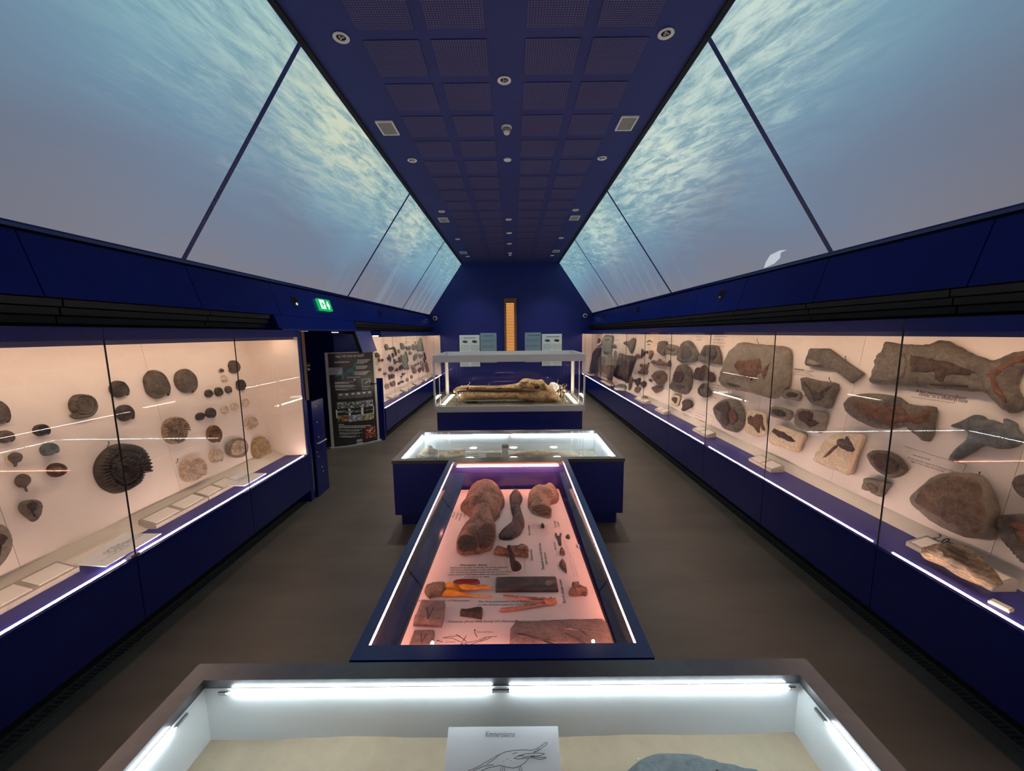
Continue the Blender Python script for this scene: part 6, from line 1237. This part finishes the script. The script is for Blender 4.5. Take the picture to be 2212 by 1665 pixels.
for i, (px0, px1, wd) in enumerate((((290, 1480), (450, 1420), 'nearest'), ((570, 1330), (730, 1285), 'second'), ((815, 1195), (955, 1150), 'third'), ((1000, 1100), (1115, 1070), 'fourth'), ((1200, 985), (1320, 950), 'farthest'))):
    a = at(*cp('E', px0), 2, .60); b = at(*cp('E', px1), 2, .60)
    shelf_tray(-1, a.y, a.y+.55, 2, 'greyish label block on the far left shelf, %s one' % wd, 'label blocks on the far left shelf')
# captions printed on the back panels
def cap(side, case, px, w_, nl, hl, seed, mat='ink_soft', thick=.003):
    fr = FRR if side > 0 else FRL; a, b = fr.hit(*px, 0); scribble(fr, a, b, w_, nl, hl, mat, case, 0, .0015, seed, thick)
for i, (x, y, w_, nl) in enumerate(((1543, 727, .34, 4), (1505, 722, .30, 3), (1414, 728, .28, 5), (1440, 732, .3, 2), (1503, 890, .30, 6), (1540, 830, .2, 5), (1436, 818, .25, 5), (1720, 798, .22, 1), (1432, 768, .25, 5), (1356, 730, .4, 4), (1335, 735, .3, 4), (1400, 765, .2, 3), (1372, 800, .2, 3))):
    cap(1, case_r, (x, y), w_, nl, .045, 40+i)
for i, (x, y, w_, nl) in enumerate(((820, 735, .35, 4), (851, 730, .3, 3), (815, 770, .25, 2), (838, 783, .25, 1), (856, 807, .3, 2), (893, 757, .3, 3), (868, 757, .25, 2), (846, 818, .25, 1), (898, 778, .25, 2))):
    cap(-1, case_f, (x, y), w_, nl, .05, 70+i)
def film(case, pts, lines, size, sx=.8, start=(0, 0), step=None, crop='C', ang=0):
    q = [FRR.hit(*cp(crop, p), .0) for p in pts]
    loop = q+[q[0]]; mb = MB()
    for a, b in zip(q, q[1:]):
        a, b = Vector(a), Vector(b); d = (b-a).normalized(); n_ = Vector((-d.y, d.x))*.0012
        mb.add([FRR.pt(*v, .0015) for v in (a-n_, b-n_, b+n_, a+n_)], [(0, 1, 2, 3)])
    mb.obj('caption_edge', 'ink_soft', case)
    for i, (l, p) in enumerate(lines):
        a, b = FRR.hit(*cp(crop, p), .002); text(l, FRR, a, b, size, 'ink', case, .002, ang, .18, sx=sx, name='caption_lettering')
film(case_r, [(1195, 735), (1585, 792), (1612, 708)], [('A fast swimming predator', (1235, 695)), ('similar to a modern tuna', (1262, 723))], .034, .9)
film(case_r, [(1140, 1180), (1440, 1275), (1700, 1345), (1660, 1420)], [('New species of fish', (1210, 1262)), ('the only specimen outside the Cretaceous of the USA', (1165, 1285)), ('biggest tooth scaling removing shell', (1195, 1318))], .019, .80)
LF = Frame((X(1, 2.785), 0, .586), (0, -1, 0), (.075, 0, .086)); a, b = LF.hit(*cp('D', (1318, 722)), 0); text('2.0m long', LF, a, b, .07, 'ink', case_r, .002, 0, .18, sx=.95, name='caption_lettering')
film(case_r, [(130, 535), (330, 552)], [('Caturid - fast swim', (140, 490))], .026, .7)
ribbon('fish_sketch', FRR, 'C', [[(137, 520), (175, 505), (200, 512), (170, 530), (140, 520)], [(175, 518), (230, 510), (262, 525), (315, 548)], [(200, 530), (250, 528), (290, 512), (312, 505)], [(262, 525), (300, 540), (315, 550)]], .0025, 'ink_soft', case_r, .002)
film(case_r, [(1150, 895), (1335, 972), (1305, 1090)], [], .03, crop='B')
film(case_r, [(1310, 670), (1385, 675), (1365, 755)], [], .03, crop='B'); film(case_r, [(1525, 190), (1508, 275)], [], .03, crop='B')
# thin pins holding the large specimens
for i, (fr, cr, p, q) in enumerate(((FRR, 'B', (1743, 275), (1748, 240)), (FRR, 'C', (585, 400), (605, 385)), (FRR, 'C', (455, 600), (460, 575)), (FRR, 'D', (1700, 195), (1725, 175)), (FRL, 'A', (1225, 1135), (1215, 1120)), (FRL, 'A', (760, 1020), (745, 1005)))):
    a = fr.pt(*fr.hit(*cp(cr, p), .03), .0); b = fr.pt(*fr.hit(*cp(cr, q), .05), .05)
    t = empty('specimen_hook', a, ('hook above the largest fish slab', 'hook on the bent grey slab', 'hook on the half round slab', 'hook by the huge rounded rock', 'hook on the cream ammonite', 'hook on the huge black ammonite')[i]+' holding it', 'hook')
    MB().tube([a, b, b+fr.e2*.012], .003, 6).obj('wire', 'ink_soft', t); MB().tube([b+fr.e2*.010, b+fr.e2*.016], .0042, 6).obj('tip', 'black', t)

# ------------------------------------------------------------------ black banner 'HELP ME FIND MY BODY'
BL, BR = at(716, 968, 2, 0), at(820, 951, 2, 0); BL.z = BR.z = 0
bw = (BR-BL).length; be = (BR-BL).normalized(); bn = Vector((be.y, -be.x, 0)); bn = bn if bn.dot(CAM-BL) > 0 else -bn
HB = 1.70
def bmap(a, b, o=0):   # a metres across, b metres up, on the gently bulging face
    f = a/bw; return BL+be*a+bn*(.07*4*f*(1-f)+o)+Vector((0, 0, b))
ban = empty('display_banner', (BL+BR)/2, 'black curved freestanding banner headed Help me find my body', 'banner')
def bpatch(name, a0, a1, b0, b1, o0, o1, mat, n=6, parent=None):
    vs = []; fs = []
    for i in range(n+1):
        a = a0+(a1-a0)*i/n; vs += [bmap(a, b0, o0), bmap(a, b1, o0), bmap(a, b1, o1), bmap(a, b0, o1)]
    for i in range(n):
        k = i*4
        for j in range(4): fs.append((k+j, k+(j+1) % 4, k+4+(j+1) % 4, k+4+j))
    fs += [(3, 2, 1, 0), (n*4, n*4+1, n*4+2, n*4+3)]
    return mk(name, vs, fs, mat, parent or ban)
pbr('banner_black', (.040, .036, .031), .28, spec=.7); pbr('print_white', (.9, .9, .88), .5); pbr('teal', (.10, .36, .42), .5, nscale=12, col2=(.03, .14, .18)); pbr('tag_grey', (.45, .45, .47), .5)
bpatch('panel', .03, bw-.03, .04, HB-.01, -.012, 0, 'banner_black', 12)
for a0, a1 in ((0, .045), (bw-.04, bw)): bpatch('side_profile', a0, a1, .02, HB, -.03, .006, 'alu', 2)
bpatch('top_profile', .04, bw-.04, HB-.012, HB, -.014, .004, 'alu', 10)
bpatch('base_plate', -.03, bw+.03, 0, .02, -.05, .06, 'steel_light', 10)
m_ = lambda a, b: bmap(a, b, .0015)
# crop of the banner: 1013 x 1665 pixels over 140 x 230, corners of the face in that crop
def bpx(x, y):
    """position on the banner face of a point of its own 1013 x 1665 view"""
    ty = (y-90)/(1590-90); xl = 95+(205-95)*ty; xr = 845+(940-845)*ty; yl = 90+1500*ty
    f = (x-xl)/(xr-xl); yt = 92-(92-68)*f; yb_ = 1590-(1590-1455)*f
    return f*bw, HB*(1-(y-yt)/(yb_-yt))
a, b = bpx(245, 168); a2, _ = bpx(745, 148)
text('HELP ME FIND MY BODY', None, a, b, .062, 'print_white', ban, mapper=m_, shear=0, bold=.002, sx=(a2-a)/.80)
def bbox(x0, y0, x1, y1, mat, name='print_block', o=.0012):
    a0, b0 = bpx(x0, y1); a1, b1 = bpx(x1, y0); return bpatch(name, a0, a1, b0, b1, 0, o, mat, 3)
rn = random.Random(3)
def lines(x0, y0, x1, y1, n, name='text_line'):
    h = (y1-y0)/n
    for i in range(n):
        xe = x1-(x1-x0)*(rn.uniform(0, .25) if i < n-1 else rn.uniform(.2, .5)); xc_ = x0
        while xc_ < xe:
            wd = min(rn.uniform(14, 44), xe-xc_); bbox(xc_, y0+i*h+h*.12-(xc_-x0)*.03, xc_+wd, y0+i*h+h*.80-(xc_-x0)*.03, 'print_white', name); xc_ += wd+5
lines(232, 222, 520, 252, 1); lines(560, 190, 770, 260, 5); lines(540, 285, 765, 340, 4); lines(515, 372, 778, 432, 4); lines(415, 455, 780, 475, 1)
lines(240, 535, 555, 568, 2); lines(243, 580, 560, 628, 3); lines(250, 640, 598, 668, 2); lines(635, 640, 775, 655, 1)
bbox(155, 308, 345, 432, 'tag_grey', 'label_tag', .003); lines(170, 335, 330, 400, 4)
fb = [(232, 468), (250, 440), (290, 425), (330, 415), (350, 385), (400, 350), (460, 320), (490, 290), (520, 240), (540, 215), (552, 240), (535, 290), (510, 330), (505, 400), (500, 440), (480, 420), (468, 378), (420, 400), (375, 430), (362, 470), (345, 510), (332, 500), (340, 440), (300, 436), (260, 445)]
loop = [bpx(*p) for p in fb]
flat = [Vector((p[0], p[1])) for p in loop]; vo, eo, fo, *_ = geometry.delaunay_2d_cdt(flat, [], [list(range(len(flat)))], 1, 1e-6)
vs = [bmap(v.x, v.y, .003) for v in vo]; mk('sea_reptile_picture', vs+[bmap(v.x, v.y, 0) for v in vo], [tuple(f) for f in fo]+[tuple(i+len(vo) for i in reversed(f)) for f in fo], 'teal', ban)
MB().lathe(bmap(*bpx(522, 500), .002)-Vector((0, 0, 0)), [(.0005, 0), (.018, 0), (.018, .001)], 16).v
a, b = bpx(522, 500); vs = [bmap(a+.02*math.cos(q*.5236), b+.02*math.sin(q*.5236), .002) for q in range(12)]; mk('round_badge', vs, [tuple(range(12))], 'print_white', ban)
bbox(638, 478, 770, 622, 'tag_grey', 'map_frame'); bbox(648, 490, 750, 605, 'banner_black', 'map_face', .002)
a = [bpx(*p) for p in ((680, 555), (740, 510), (745, 520), (688, 562))]; mk('map_shape', [bmap(p[0], p[1], .003) for p in a], [(0, 1, 2, 3)], 'print_white', ban)
bbox(770, 545, 815, 578, 'black', 'camera_bracket', .05); bbox(812, 552, 878, 568, 'black', 'camera_arm', .035)
for i in range(6):
    x = 285+i*87; y = 708-i*8; bbox(x, y, x+74, y+95, 'tag_grey', 'step_box', .001); bbox(x+5, y+5, x+69, y+90, 'banner_black', 'step_face', .0016)
    bbox(x+14, y+10, x+58, y+42+(i % 2)*4, 'print_white', 'step_picture', .0022); bbox(x+8, y+54, x+64, y+62, 'print_white', 'step_text', .0022); bbox(x+8, y+68, x+60, y+76, 'print_white', 'step_text', .0022)
PC = [((70, 70, 75), (150, 150, 130), (225, 225, 215)), ((40, 45, 40), (140, 150, 140), (240, 240, 235)), ((60, 55, 60), (170, 170, 175), (245, 245, 245)), ((90, 60, 30), (170, 130, 80), (220, 190, 140)), ((90, 95, 110), (170, 175, 185), (235, 235, 240)), ((60, 60, 40), (180, 170, 120), (250, 250, 245)), ((30, 70, 80), (110, 160, 160), (220, 235, 235)), ((70, 15, 5), (170, 70, 40), (235, 215, 210))]
for i, c_ in enumerate(PC): photo_mat('photo_%d' % i, c_, 28, i*3.1)
for x0, y0, x1, y1, k in ((275, 840, 405, 955, 0), (420, 825, 625, 945, 1), (638, 805, 812, 930, 2), (275, 975, 395, 1022, 4), (400, 970, 510, 1018, 0), (517, 965, 630, 1008, 6), (638, 955, 820, 985, 2), (290, 1045, 430, 1165, 3), (443, 1030, 640, 1160, 4), (655, 1010, 828, 1135, 5), (698, 1215, 852, 1415, 7)):
    bbox(x0, y0, x1, y1, 'photo_%d' % k, 'printed_photo', .0015)
bbox(255, 970, 835, 973, 'print_white', 'rule'); bbox(262, 1028, 835, 1031, 'print_white', 'rule')
lines(298, 1190, 435, 1212, 1); lines(300, 1215, 820, 1262, 2); lines(303, 1275, 675, 1312, 3); lines(308, 1325, 685, 1365, 3); lines(312, 1378, 690, 1410, 2)
bbox(562, 1422, 642, 1475, 'tag_grey', 'round_emblem'); bbox(555, 1482, 650, 1492, 'print_white', 'emblem_text')
